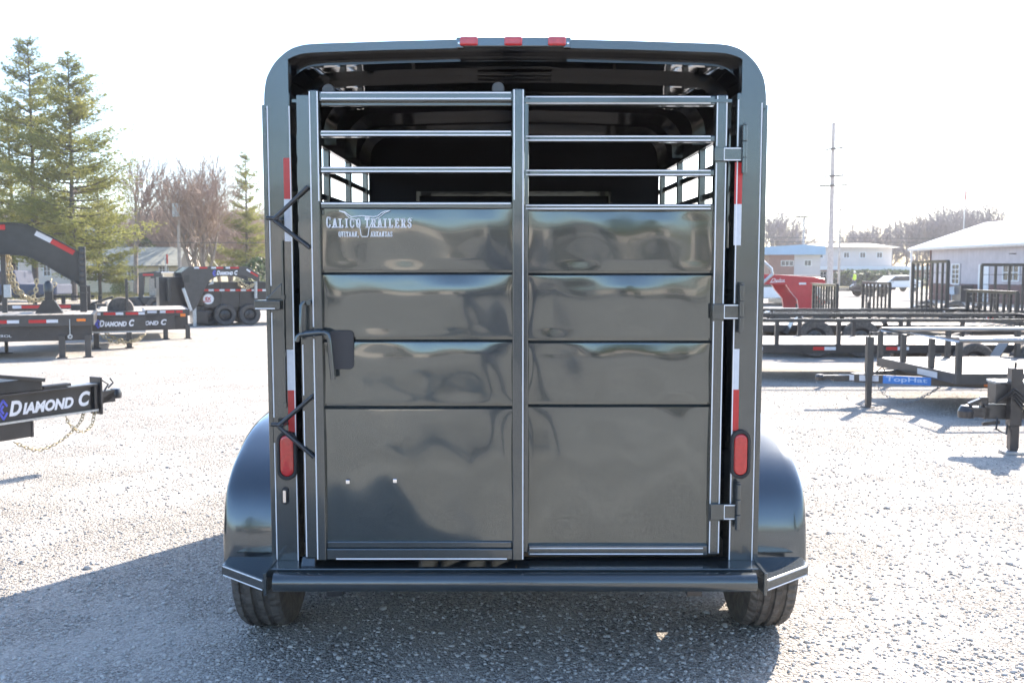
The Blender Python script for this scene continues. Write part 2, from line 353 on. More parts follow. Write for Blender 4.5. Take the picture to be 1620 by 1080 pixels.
# ============================================================ STOCK TRAILER
T = thing('stock_trailer', 'large charcoal grey stock trailer with closed slatted rear gate in the foreground', 'trailer', (.012, 3.70, 0), (R(.9), 0, 0))
X = lambda u, y=0., v=520: pl(T, u, v, y).x
Z = lambda v, y=0.: pl(T, 812, v, y).z
LEN = 3.45
arch = [pl(T, u, v, 0) for u, v in [(418,172),(418,150),(421,127),(427,112),(436,98),(447,87),(458,79),(470,74),(492,70),(560,67.5),(620,65.5),(680,64),(745,62.5),(812,62)]]
half = [(abs(p.x), p.z) for p in arch]
outer = [(-x, z) for x, z in half[:-1]]+[(0, half[-1][1])]+[(x, z) for x, z in half[:-1]][::-1]
ZA = outer[0][1]; XO = half[0][0]
def inset(pts, d):
    out = []
    for i, (x, z) in enumerate(pts):
        a = Vector(pts[max(i-1, 0)]); b = Vector(pts[min(i+1, len(pts)-1)]); t = (b-a).normalized(); n = Vector((t.y, -t.x)); out.append((x+n.x*d, z+n.y*d))
    return out
inner = inset(outer, .03)
def strip(mb, A, ya, B, yb):
    n = len(A); mb.add([(x, ya, z) for x, z in A]+[(x, yb, z) for x, z in B], [(i, i+1, i+1+n, i+n) for i in range(n-1)])
def rounded(pts, k):
    "denser copy of the arch line"
    P = [Vector(p) for p in pts]; out = []
    for i in range(len(P)-1):
        p0, p1, p2, p3 = P[max(i-1,0)], P[i], P[i+1], P[min(i+2,len(P)-1)]
        for j in range(k):
            t = j/k; out.append(tuple(.5*((2*p1)+(p2-p0)*t+(2*p0-5*p1+4*p2-p3)*t*t+(3*p1-p0-3*p2+p3)*t**3)))
    out.append(tuple(P[-1])); return out
outer = rounded(outer, 3); inner = inset(outer, .03)
mb = MB(); strip(mb, outer, .02, outer, LEN); mb.build('roof', M['paint'], T, smooth=True)
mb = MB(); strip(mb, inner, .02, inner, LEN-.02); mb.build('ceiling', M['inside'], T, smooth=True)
# rear header: wide at the corners, narrow over the middle
mb = MB()
inn = []
xi = abs(X(464)); zt = Z(76.5)
for (x, z) in outer:
    ax = abs(x)
    if ax > xi-.0: inn.append((math.copysign(xi, x), min(z, Z(100)) if z < Z(100) else Z(96)+(z-Z(100))*.1))
    else: inn.append((x, z-.032))
A = [(x, -.001, z) for x, z in outer]; B = [(x, -.001, z) for x, z in inn]; n = len(A)
A2 = [(x, .05, z) for x, z in outer]; B2 = [(x, .05, z) for x, z in inn]
mb.add(A+B+A2+B2, [(i, i+1, n+i+1, n+i) for i in range(n-1)]+[(i, 2*n+i, 2*n+i+1, i+1) for i in range(n-1)]+[(n+i, n+i+1, 3*n+i+1, 3*n+i) for i in range(n-1)]+[(2*n+i, 3*n+i, 3*n+i+1, 2*n+i+1) for i in range(n-1)])
mb.build('roof_header', M['paint'], T, smooth=True, angle=30)
zb = Z(905)
def vstripe(mb, u, v0, v1, y, w=.0042):
    x = X(u, y); mb.box(x-w/2, y-.0022, Z(v1, y), x+w/2, y-.0006, Z(v0, y))
def hstripe(mb, u0, u1, v, y, w=.0048, vr=None):
    z = Z(v, y); vr = vr or v; x0 = pl(T, u0, vr, y).x; x1 = pl(T, u1, vr, y).x; mb.box(x0, y-.0022, z-w/2, x1, y-.0006, z+w/2)
for sgn in (-1, 1):
    xo, xm, xn = (X(420.5), X(429), X(466)) if sgn < 0 else (X(1208.5), X(1199), X(1159))
    a, b = sorted((xm, xn)); post = MB().box(a, 0, zb, b, .10, ZA+.06).build('corner_post', M['paint'], T, bevel=.004)
    a, b = sorted((xm+sgn*.0015, xo)); MB().box(a, .012, zb, b, .06, Z(165)).build('post_trim', M['paint'], post, bevel=.003)
    s_ = MB()
    if sgn < 0: vstripe(s_, 430.5, 168, 452, 0); vstripe(s_, 430.5, 494, 660, 0); vstripe(s_, 430.5, 700, 885, 0); vstripe(s_, 464.6, 168, 893, 0)
    else: vstripe(s_, 1197.5, 163, 895, 0); vstripe(s_, 1161, 158, 232, 0); vstripe(s_, 1161, 252, 480, 0); vstripe(s_, 1161, 505, 690, 0); vstripe(s_, 1161, 748, 797, 0); vstripe(s_, 1161, 822, 885, 0)
    s_.build('pinstripe', M['stripe'], post)
    # side wall with slatted openings
    x1, x0 = sgn*(XO-.002), sgn*(XO-.032); a, b = sorted((x0, x1))
    mb = MB().box(a, .1, .40, b, LEN, 1.72); mb.box(a, .1, ZA-.03, b, LEN, ZA+.012)
    for k in range(5): mb.box(min(x1, x1+sgn*.012), .12, .58+k*.22, max(x1, x1+sgn*.012), LEN-.02, .60+k*.22)
    wall = mb.build('side_wall', M['paint'], T, bevel=.003)
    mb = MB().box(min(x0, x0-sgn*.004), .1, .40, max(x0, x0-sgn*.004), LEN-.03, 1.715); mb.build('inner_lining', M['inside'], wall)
    for y in (.50, 1.13, 1.76, 2.38, 2.95):
        MB().box(a, y-.022, 1.72, b, y+.022, ZA-.03).build('window_post', M['paint'], wall, bevel=.003)
    for z in (2.10, 1.975, 1.85):
        MB().box(min(x0+sgn*.008, x0+sgn*.022), .1, z-.014, max(x0+sgn*.008, x0+sgn*.022), LEN, z+.014).build('window_slat', M['paint'], wall)
# ends, partition, floor, roof bows
zt_f = Z(903, 0)
def archfill(y, th, z0, ins, name, m):
    q = inset(outer, ins); poly = [(q[0][0], y, z0)]+[(x, y, z) for x, z in q]+[(q[-1][0], y, z0)]
    return MB().prism(poly, (0, th, 0)).build(name, m, T)
archfill(LEN-.02, .03, .40, .0, 'front_wall', M['paint'])
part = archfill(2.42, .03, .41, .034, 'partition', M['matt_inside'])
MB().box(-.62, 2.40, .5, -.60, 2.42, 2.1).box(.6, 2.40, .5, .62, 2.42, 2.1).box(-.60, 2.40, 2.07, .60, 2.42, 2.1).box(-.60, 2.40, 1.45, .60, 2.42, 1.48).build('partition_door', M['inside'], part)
MB().box(-XO+.03, .051, zt_f-.04, XO-.03, LEN, zt_f).build('floor', M['wood'], T)
for y in (.10, .55, 1.15, 1.76, 2.30):
    q = [p for p in inset(outer, .05)]; mb = MB()
    a = inset(outer, .031); c = inset(outer, .062)
    n = len(a); vs = [(x, y, z) for x, z in a]+[(x, y, z) for x, z in c]+[(x, y+.035, z) for x, z in a]+[(x, y+.035, z) for x, z in c]
    fs = []
    for i in range(n-1): fs += [(i, i+1, n+i+1, n+i), (n+i, n+i+1, 3*n+i+1, 3*n+i), (2*n+i, 3*n+i, 3*n+i+1, 2*n+i+1)]
    mb.add(vs, fs).build('roof_bow', M['inside'], T, smooth=True, angle=30)
mb = MB()
mb.tube([(-.06,2.39,1.55),(-.06,2.36,1.6),(.06,2.36,1.6),(.06,2.39,1.55)], .007); mb.build('grab_handle', M['chrome'], T, smooth=True)
# vent plates on ceiling
MB().box(-.16, .45, half[-1][1]-.05, .16, .53, half[-1][1]-.034).build('ceiling_vent', M['inside'], T, bevel=.003)

# --- the pressed sheet used on both leaves
def warp(s, t, seed):
    return .0016*(math.sin(3.1*s+1.7*t+seed)+.8*math.sin(5.3*s-2.9*t+2*seed)+.5*math.sin(9.1*s+4.7*t+3*seed))
def press_sheet(x0, x1, bands, y, seed, amp):
    xs = [x0+(x1-x0)*i/64 for i in range(65)]; rows = []
    for bi, (z1, z0) in enumerate(bands):               # from top down
        h = z1-z0; nr = 30
        for j in range(nr+1):
            t = j/nr; tt = .5-.5*math.cos(math.pi*t) if bi else t
            rows.append((z1-h*tt, tt, bi, 0))
        if bi < len(bands)-1:
            zn = bands[bi+1][0]; g = z0-zn
            rows += [(z0-g*.06, 1, bi, .013), (z0-g*.50, 1, bi, .014), (z0-g*.60, 1, bi, .012), (z0-g*.80, 0, bi+1, .005)]
    mb = MB(); vs = []
    for z, t, bi, rec in rows:
        for i, x in enumerate(xs):
            s = i/64; a = amp[bi]*(math.sin(math.pi*t)**.75)*(max(0, math.sin(math.pi*s))**.45)
            # upper edge of each sheet rolls over a little more than the lower one
            a2 = amp[bi]*.35*math.sin(2*math.pi*t)*(max(0, math.sin(math.pi*s))**.5)
            fade = min(1, 6*t, 6*(1-t)) if rec == 0 else 0
            vs.append((x, y-a-a2+rec+warp(s*2, z*2.2, seed)*fade*min(1, 8*s, 8*(1-s)), z))
    nr = len(rows); mb.add(vs, [(j*65+i, (j+1)*65+i, (j+1)*65+i+1, j*65+i+1) for j in range(nr-1) for i in range(64)])
    return mb
# --- right hand gate (hinged)
YG = -.006
gate_root = MB()
xl, xr, xs0 = X(826, YG), X(1145, YG), X(1126.5, YG)
gz0 = Z(877, YG)
gate_root.box(xs0, YG, gz0, xr, YG+.05, Z(150, YG))                                   # hinge stile
gate_root.box(X(836, YG)-.05, YG, gz0+.008, X(836, YG), YG+.05, Z(152, YG))           # meeting stile (behind the slider)
for va, vb in ((151,166.5),(214,224.5),(268,278.5),(322.5,333.5),(862,879)):
    gate_root.box(X(836, YG), YG+.002, Z(vb, YG), xs0, YG+.047, Z(va, YG))
gate = gate_root.build('rear_gate', M['paint'], T, bevel=.0045)
bands = [(Z(333, .012), Z(428, .012)), (Z(436, .012), Z(535, .012)), (Z(543, .012), Z(636, .012)), (Z(644, .012), Z(862, .012))]
press_sheet(X(836, YG), xs0, bands, .014, 1.3, (.003,.0045,.0042,.0042)).build('gate_panel', M['panel'], gate, smooth=True, angle=40)
s_ = MB()
for v, in ((153.5,),(163.5,),(216,),(222,),(270,),(276.5,),(325,),(330,)): hstripe(s_, 832, 1124, v, YG+.002)
hstripe(s_, 838, 1112, 866.5, YG+.002); hstripe(s_, 838, 1112, 875.5, YG+.002)
for u in (1128.5, 1143): vstripe(s_, u, 152, 231, YG); vstripe(s_, u, 258, 480, YG); vstripe(s_, u, 508, 796, YG); vstripe(s_, u, 824, 874, YG)
s_.build('pinstripe', M['stripe'], gate)
for (ba, bb, bu, pa, pb) in ((198,275,1178,233,255),(450,527,1173,481,505),(765,838,1167.5,797,822)):
    vm = (ba+bb)/2; yb = -.028; xb = pl(T, bu, vm, yb).x
    za, zc = Z(bb, yb), Z(ba, yb); mb = MB()
    for k in range(3): mb.tube([(xb, yb, za+(zc-za)*k/3+.0008), (xb, yb, za+(zc-za)*(k+1)/3-.0008)], .0105, 16)
    mb.tube([(xb, yb, zc), (xb, yb, zc+.008)], .007, 12)
    xp = pl(T, 1128+(450-vm)*.011, vm, -.02).x
    mb.box(xp, -.022, Z(pb, -.02), xb, -.0085, Z(pa, -.02))
    hg = mb.build('hinge', M['paint'], gate, smooth=True, angle=30, bevel=.002)
    xq = pl(T, 1146, vm, -.022).x; s_ = MB()
    for v in (pa+1.8, pb-1.8): z = Z(v, -.022); s_.box(xq, -.0245, z-.002, xb-.012, -.0225, z+.002)
    z0_, z1_ = Z(pb-1.8, -.022), Z(pa+1.8, -.022); s_.box(xq-.0016, -.0243, z0_-.0018, xq+.0012, -.0226, z1_+.0018)
    s_.build('pinstripe', M['stripe'], hg)
# --- left leaf: sliding door in front of the gate
YS = -.09
sl = MB()
xa, xb_, xc, xd = X(494.5, YS), X(510, YS), X(810.5, YS), X(829.5, YS)
sz0, sz1 = Z(886.5, YS), Z(142, YS)
sl.box(xa, YS, sz0, xb_, YS+.05, sz1); sl.box(xc, YS, sz0, xd, YS+.05, sz1+.004)
for va, vb in ((144,160),(206,216),(263.5,273.5),(319,330)):
    sl.box(xb_, YS+.004, Z(vb, YS), xc, YS+.05, Z(va, YS))
sl.box(xb_, YS+.004, Z(886, YS), xc, YS+.05, Z(868, YS)); sl.box(xb_, YS+.010, Z(868, YS), xc, YS+.045, Z(857, YS))
sl.box(xb_, YS+.012, Z(340, YS), xb_+.012, YS+.03, Z(330, YS))
sl.box(xb_, YS+.03, Z(166, YS), xc, YS+.044, Z(158, YS))
door = sl.build('sliding_door', M['paint'], T, bevel=.0045)
fl = MB().box(X(475.5, YS+.03), YS+.03, Z(882, YS+.03), xa, YS+.075, Z(150, YS+.03)).build('guide_channel', M['paint'], door, bevel=.003)
yp = YS+.018
bands = [(Z(330, yp), Z(427, yp)), (Z(435, yp), Z(533, yp)), (Z(541.5, yp), Z(638, yp)), (Z(647, yp), Z(858, yp))]
press_sheet(xb_, xc, bands, yp, .4, (.003,.0068,.0052,.0052)).build('door_panel', M['panel'], door, smooth=True, angle=40)
s_ = MB()
for v in (147, 156.3, 208.3, 213.8, 265.5, 271.2, 322): hstripe(s_, 508, 808, v, YS+.004)
hstripe(s_, 532, 802, 883.3, YS+.004)
for a, b in ((145, 517), (536, 884)): vstripe(s_, 496.2, a, b, YS)
vstripe(s_, 508.2, 145, 318, YS); vstripe(s_, 827.3, 142, 884, YS); vstripe(s_, 813.5, 142, 316, YS)
vstripe(s_, 478.6, 545, 625, YS+.03); vstripe(s_, 478.6, 650, 880, YS+.03)
s_.build('pinstripe', M['stripe'], door)
for u, v in ((520, 142), (788, 139)):
    yk = YS+.062; c = pl(T, u, v, yk)
    MB().lathe((c.x, yk, c.z-.004), (0,1,0), [(0,-.012),(.022,-.012),(.024,-.006),(.019,0),(.024,.006),(.022,.012),(0,.012)], 24).build('roller', M['grey'], door, smooth=True)
# track behind the slider
MB().box(X(470, .0), YS+.078, Z(163), X(1150), YS+.083, Z(158)).build('door_track', M['paint'], T)
# maker's logo on the door
yl = yp-.0085
P = lambda u, v: pl(T, u, v, yl)
k = (P(652, 350)-P(516, 350)).length/(652-516)
lg = MB(); nr = (0,-1,0)
slab_text(lg, 'CALICO TRAILERS', P(517, 359.5), (1,0,0), (0,0,1), nr, 9.15*k, 12.8*k, 2.35*k)
slab_text(lg, 'QUITMAN,', P(536, 374), (1,0,0), (0,0,1), nr, 4.1*k, 7.2*k, 1.3*k)
slab_text(lg, 'ARKANSAS', P(587, 374), (1,0,0), (0,0,1), nr, 4.1*k, 7.2*k, 1.3*k)
text_into(lg, 'TM', P(647, 346.5), (1,0,0), (0,0,1), nr, width=5*k, height=2*k)
def poly(pts, w_): lg.ribbon([P(*q)+Vector((0,-.0004,0)) for q in pts], w_*k, nr, .001)
poly([(537,333.8),(545,335),(551,340),(556,343),(566,342),(573,341.3),(580,342),(590,343),(597,342),(603,337),(609,334.4),(617,333.2)], 1.3)
poly([(537,333.8),(545,336.8),(549,341.5),(553,345),(562,347)], 1.0)
poly([(617,333.2),(608,337),(602,342),(598,345),(590,347.5)], 1.0)
poly([(562,347),(566,352),(568,357),(570,363),(571.5,372),(573,374.3),(581,374.3),(582.5,372),(583.5,363),(586,357),(588,352),(590,347.5)], 1.2)
lg.build('lettering', M['stripe'], door)
# small pad behind the handle, latch rods, studs
def rrect(cx, cz, w_, h_, r, y):
    out = []
    for qx, qz, a0 in ((1,1,0),(-1,1,90),(-1,-1,180),(1,-1,270)):
        for i in range(6):
            a = R(a0+18*i); out.append((cx+qx*(w_/2-r)+math.cos(a)*r, y, cz+qz*(h_/2-r)+math.sin(a)*r))
    return out
yh = yl-.003; a = pl(T, 519, 523, yh); b = pl(T, 560, 584, yh)
MB().prism(rrect((a.x+b.x)/2, (a.z+b.z)/2, b.x-a.x, a.z-b.z, .018, yh), (0,.004,0)).build('rubber_pad', M['plate'], door, bevel=.001)
yk = YS-.028
L_ = lambda u, v, y=yk: pl(T, u, v, y)
h = MB(); h.tube([L_(470,540), L_(471,533), L_(475,529), L_(500,527), L_(513,525.5), L_(519,529), L_(521,538), L_(524,570), L_(527,600)], .0095, 14)
h.tube([L_(486,480,YS+.02), L_(480,479), L_(476.5,483), L_(476.5,530)], .0075, 12)
h.tube([L_(482,528), L_(508,525.5)], .0125, 14)
h.tube([L_(488,479,YS+.03), L_(488,479,YS-.03)], .009, 12); h.tube([L_(513,528,YS+.01), L_(513,528)], .007, 12)
h.build('latch_handle', M['paint'], door, smooth=True, angle=50)
for u, v in ((550.5,761.5),(625,760)):
    c = pl(T, u, v, yl); MB().box(c.x-.008, yl-.005, c.z-.008, c.x+.008, yl, c.z+.008).build('stud', M['chrome'], door, bevel=.003)
for (ax, ay), (bx, by), (ex, ey), nub in (((433,347),(488,295),(490,392),422), ((441,673),(495,626),(497,723),430)):
    mb = MB(); A_ = L_(ax, ay, -.06); mb.tube([A_, L_(bx, by, YS+.02)], .0085, 12); mb.tube([A_+Vector((0,0,-.004)), L_(ex, ey, YS+.02)], .0085, 12)
    mb.tube([L_(nub, ay-2, -.05), L_(ax+8, ay-1, -.06)], .0085, 12)
    c = L_(ax+6, ay, -.06); mb.tube([c, (c.x, 0, c.z)], .007, 10); mb.build('guide_brace', M['black'], T, smooth=True, angle=50)
# hold-back bracket on the left post
a = pl(T, 403, 475, -.02); b = pl(T, 444, 490, -.02)
mb = MB().box(a.x, -.03, b.z, b.x, .03, a.z); c = pl(T, 419, 474, -.004); d = pl(T, 446, 447, -.004)
mb.prism([(c.x, -.004, c.z), (d.x, -.004, c.z), (d.x, -.004, d.z)], (0,.006,0))
br = mb.build('gate_stop_bracket', M['paint'], T, bevel=.003)
z = Z(488, -.03); MB().box(a.x+.004, -.0325, z-.002, b.x-.02, -.0308, z+.002).build('pinstripe', M['stripe'], br)
mb = MB().tube([pl(T, 446.5, 380, -.008), pl(T, 451.5, 645, -.008)], .004, 8)
for v in (470, 560, 640): c = pl(T, 446.5+(v-380)*.019, v, -.008); mb.box(c.x-.006, -.014, c.z-.008, c.x+.006, 0, c.z+.008)
mb.build('wiring_conduit', M['paint'], T, smooth=True)
# reflective tape
def tape(u0, u1, v0, v1, m, lab=None):
    p = pl(T, u0, (v0+v1)/2, 0); q = pl(T, u1, (v0+v1)/2, 0); MB().box(p.x, -.0018, Z(v1), q.x, -.0004, Z(v0)).build('reflective_tape', m, T, label=lab)
tape(449, 461, 250, 315, M['tape_red'], 'red reflective tape'); tape(450, 462, 315, 382, M['tape_white'], 'white reflective tape')
tape(454.5, 467, 553, 617, M['tape_white'], 'white reflective tape'); tape(456, 468.5, 617, 683, M['tape_red'], 'red reflective tape')
tape(1162, 1174, 257, 323, M['tape_red'], 'red reflective tape'); tape(1161, 1172.5, 323, 388, M['tape_white'], 'white reflective tape')
tape(1159.5, 1169, 552, 616, M['tape_white'], 'white reflective tape'); tape(1157.8, 1168.5, 616, 681, M['tape_red'], 'red reflective tape')
# tail lights
def capsule(cx, cz, r, hh, y, n=12):
    return [(cx+r*math.cos(math.pi*i/n), y, cz+(hh-r)+r*math.sin(math.pi*i/n)) for i in range(n+1)]+[(cx-r*math.cos(math.pi*i/n), y, cz-(hh-r)-r*math.sin(math.pi*i/n)) for i in range(n+1)]
for u, v in ((454, 720.5), (1171.5, 718.5)):
    c = pl(T, u, v, -.01); g_ = MB(); rg = capsule(c.x, c.z, .0395, .098, 0); ri = capsule(c.x, c.z, .0275, .083, 0); n = len(rg)
    ym = [(-.003, rg, 1), (-.016, rg, .97), (-.019, ri, 1.12), (-.017, ri, 1.0), (-.004, ri, 1.0)]
    vs = []
    for yy, rr, kk in ym: vs += [(c.x+(p[0]-c.x)*kk, yy, c.z+(p[2]-c.z)*(1+(kk-1)*.4)) for p in rr]
    fs = [(j*n+i, j*n+(i+1) % n, (j+1)*n+(i+1) % n, (j+1)*n+i) for j in range(4) for i in range(n)]
    tl = g_.add(vs, fs).build('tail_light', M['rubber'], T, smooth=True, angle=50)
    ln = MB(); rows = [(-.010, 1), (-.014, .96), (-.016, .88), (-.017, .6)]
    vs = []
    for yy, kk in rows: vs += [(c.x+(p[0]-c.x)*kk, yy, c.z+(p[2]-c.z)*(1-(1-kk)*.4)) for p in capsule(c.x, c.z, .0272, .0825, 0)]
    fs = [(j*n+i, j*n+(i+1) % n, (j+1)*n+(i+1) % n, (j+1)*n+i) for j in range(3) for i in range(n)]+[tuple(3*n+i for i in range(n))]
    ln.add(vs, fs).build('lens', M['lens_red'], tl, smooth=True, angle=60)
mb = MB(); c = pl(T, 451, 784, -.006)
mb.prism(capsule(c.x, c.z, .013, .035, -.001), (0,-.006,0)); lp = mb.build('plate_lamp', M['rubber'], T, bevel=.002)
MB().tube([(c.x, -.010, c.z-.024), (c.x, -.010, c.z+.024)], .008, 12).build('lamp_cap', M['chrome'], lp, smooth=True, angle=50)
# clearance lights over the door
p, q = pl(T, 722, 67, -.03), pl(T, 903, 67, -.03)
bar = MB().box(p.x, -.035, Z(74.5, -.03), q.x, -.012, Z(60, -.03))
bar.box(p.x-.0, -.038, Z(77, -.03), p.x+.028, -.012, Z(60, -.03)).box(q.x-.028, -.038, Z(77, -.03), q.x, -.012, Z(60, -.03))
bar = bar.build('clearance_light_bar', M['fender'], T, bevel=.004)
for u in (742, 812, 881):
    c = pl(T, u, 67, -.035); MB().box(c.x-.034, -.052, c.z-.015, c.x+.034, -.036, c.z+.017).build('lens', M['lens_red'], bar, bevel=.007, seg=3)
for u in (726.5, 898.5):
    c = pl(T, u, 68.5, -.038); MB().lathe((c.x, -.038, c.z), (0,-1,0), [(.006,0),(.005,.002),(0,.003)], 10).build('screw', M['chrome'], bar)
# bumper, sill, steps
yb = -.135
zt, zl = Z(909, -.16), Z(938, -.16); rb = (zt-zl)/2
MB().tube([(X(434, yb, 925), yb, (zt+zl)/2), (X(1195, yb, 925), yb, (zt+zl)/2)], rb, 28).build('bumper', M['paint'], T, smooth=True, angle=50)
mb = MB().box(-XO, -.10, zt-.03, XO, .02, zt+.005); mb.box(-XO+.02, -.012, zt+.005, XO-.02, .05, Z(897))
mb.build('rear_sill', M['paint'], T, bevel=.004)
c0, c1 = pl(T, 476, 900, -.05), pl(T, 500, 900, -.05)
MB().prism([(c0.x, -.09, Z(912, -.09)), (c1.x, -.09, Z(912, -.09)), (c1.x, -.05, Z(880, -.05)), (c0.x+.008, -.05, Z(880, -.05))], (0,.05,0)).build('door_stop', M['paint'], T, bevel=.003)
for sgn in (-1, 1):
    xi_, xo_ = sgn*(XO-.012), sgn*1.172
    MB().box(min(xi_, xi_+sgn*.012), -.175, zl-.004, max(xi_, xi_+sgn*.012), .03, zt+.012).build('bumper_end_plate', M['paint'], T, bevel=.002)
    z0, z1 = zl+.008, zt-.018
    A_, B_ = Vector((xi_+sgn*.012, -.165, 0)), Vector((xo_, .02, 0)); dn = (B_-A_).normalized(); nn = Vector((dn.y*sgn, -dn.x*sgn, 0)); nn = nn if nn.y < 0 else -nn
    mb = MB().prism([A_+Vector((0,0,z0)), B_+Vector((0,0,z0)), B_+Vector((0,0,z1)), A_+Vector((0,0,z1))], -nn*.02)
    mb.prism([A_+Vector((0,.02,z1-.001)), B_+Vector((0,.02,z1-.001)), (xo_, .12, z1-.001), (xi_+sgn*.012, .12, z1-.001)], (0,0,-.005))
    st = mb.build('corner_step', M['paint'], T, bevel=.002)
    s_ = MB()
    for z in (z0+.005, z1-.005): s_.beam(A_+dn*.01+nn*.0012+Vector((0,0,z)), B_-dn*.01+nn*.0012+Vector((0,0,z)), .0016, .0045)
    s_.build('pinstripe', M['stripe'], st)
# fenders and wheels
prof = [(.158,.408),(.163,.50),(.178,.60),(.224,.715),(.318,.80),(.45,.862),(.60,.911),(.78,.938),(1.06,.948)]
prof = prof+[(2.12-y, z) for y, z in prof[:-1]][::-1]
prof = rounded(prof, 3)
cross = [(0,0),(.06,0),(.14,0),(.210,-.001),(.234,-.004),(.253,-.010),(.266,-.019),(.272,-.031),(.273,-.045),(.273,-.06)]
for sgn in (-1, 1):
    mb = MB(); vs = []; mcs = len(cross); NP = len(prof)
    for lay in (0, .004):
        for i, (y, z) in enumerate(prof):
            a = Vector(prof[max(i-1,0)]); b = Vector(prof[min(i+1,NP-1)]); t = (b-a).normalized(); nx, nz = -t.y, t.x
            for (dx, dn) in cross:
                e = dn-lay; ex = dx-(lay if dx > .2 else 0); vs.append((sgn*(XO-.012+ex), y+nx*e, z+nz*e))
    fs = []
    for l in (0, 1):
        o_ = l*NP*mcs
        fs += [(o_+i*mcs+j, o_+i*mcs+j+1, o_+(i+1)*mcs+j+1, o_+(i+1)*mcs+j) for i in range(NP-1) for j in range(mcs-1)]
    fs += [(i*mcs+mcs-1, NP*mcs+i*mcs+mcs-1, NP*mcs+(i+1)*mcs+mcs-1, (i+1)*mcs+mcs-1) for i in range(NP-1)]
    fs += [(j, j+1, NP*mcs+j+1, NP*mcs+j) for j in range(mcs-1)]
    mb.add(vs, fs).build('fender', M['fender'], T, smooth=True, angle=50)
def wheel_parts(root, cx, cy, cz, r=.37, w_=.215, sgn=1, simple=False, rimmat='white'):
    hw = w_/2; tp = [(r*.58,-hw*.80),(r*.70,-hw*1.0),(r*.86,-hw*1.02),(r*.955,-hw*.93),(r*.985,-hw*.78)]
    if not simple:
        for g in (-.46, 0, .46): tp += [(r, hw*(g-.17)), (r-.011, hw*(g-.13)), (r-.011, hw*(g+.03)), (r, hw*(g+.07))]
    else: tp += [(r,-hw*.5),(r,hw*.5)]
    tp += [(r*.985,hw*.78),(r*.955,hw*.93),(r*.86,hw*1.02),(r*.70,hw*1.0),(r*.58,hw*.80)]
    n = 24 if simple else 168
    def zig(rr, h_, k_, j_):
        if simple: return rr
        if rr > r*.955 and abs(h_) > hw*.5 and k_ % 3 == 0: return rr-.007
        if rr > r*.99 and k_ % 4 == (0 if h_ > 0 else 2): return rr-.004
        return rr
    rim = MB(); s = sgn
    rp = [(r*.10,hw*.30),(r*.16,hw*.36),(r*.30,hw*.22),(r*.42,hw*.30),(r*.50,hw*.10),(r*.52,hw*.55),(r*.57,hw*.78),(r*.59,hw*.84),(r*.60,hw*.74),(r*.56,-hw*.8),(r*.1,-hw*.75)]
    rim.lathe((cx,cy,cz), (s,0,0), rp, 24 if simple else 40)
    rim.lathe((cx,cy,cz), (s,0,0), [(0,hw*.62),(r*.09,hw*.6),(r*.11,hw*.3)], 12)
    for k_ in range(6):
        a = k_*math.pi/3; p_ = Vector((cx+s*hw*.2, cy+math.cos(a)*r*.23, cz+math.sin(a)*r*.23)); rim.tube([p_, p_+Vector((s*hw*.22,0,0))], r*.03, 6)
    wh = rim.build('wheel', M[rimmat], root, smooth=True, angle=35)
    MB().lathe((cx,cy,cz), (1,0,0), tp, n, fn=zig).build('tyre', M['tyre'], wh, smooth=simple, angle=30)
    return wh
for sgn in (-1, 1):
    for y in (.64, 1.48):
        wheel_parts(T, sgn*1.118, y, .37-y*math.tan(R(.9)), sgn=sgn)
for y in (.64, 1.48): MB().tube([(-1.0,y,.33),(1.0,y,.33)], .035, 12).build('axle', M['black'], T, smooth=True)
mb = MB()
for x in (-.72, .72): mb.box(x-.03, .02, zt_f-.11, x+.03, LEN+.0, zt_f-.042)
for y in (.3,.9,1.5,2.1,2.7): mb.box(-.69, y-.02, zt_f-.10, .69, y+.02, zt_f-.043)
mb.build('chassis', M['black'], T)
mb = MB()
for s in (-1, 1): mb.beam((s*.7, LEN, .29), (0, LEN+1.3, .29), .06, .1)
mb.build('drawbar', M['paint'], T)
jk = MB().tube([(0,LEN+.95,.1),(0,LEN+.95,.85)], .035, 12).box(-.1,LEN+.85,-.052,.1,LEN+1.05,-.03).tube([(0,LEN+.95,-.04),(0,LEN+.95,.15)], .025, 10); jk.build('tongue_jack', M['black'], T)
MB().lathe((0,LEN+1.32,.33), (0,0,1), [(.05,-.05),(.06,0),(.04,.04),(0,.05)], 16).build('coupler', M['steel'], T, smooth=True)
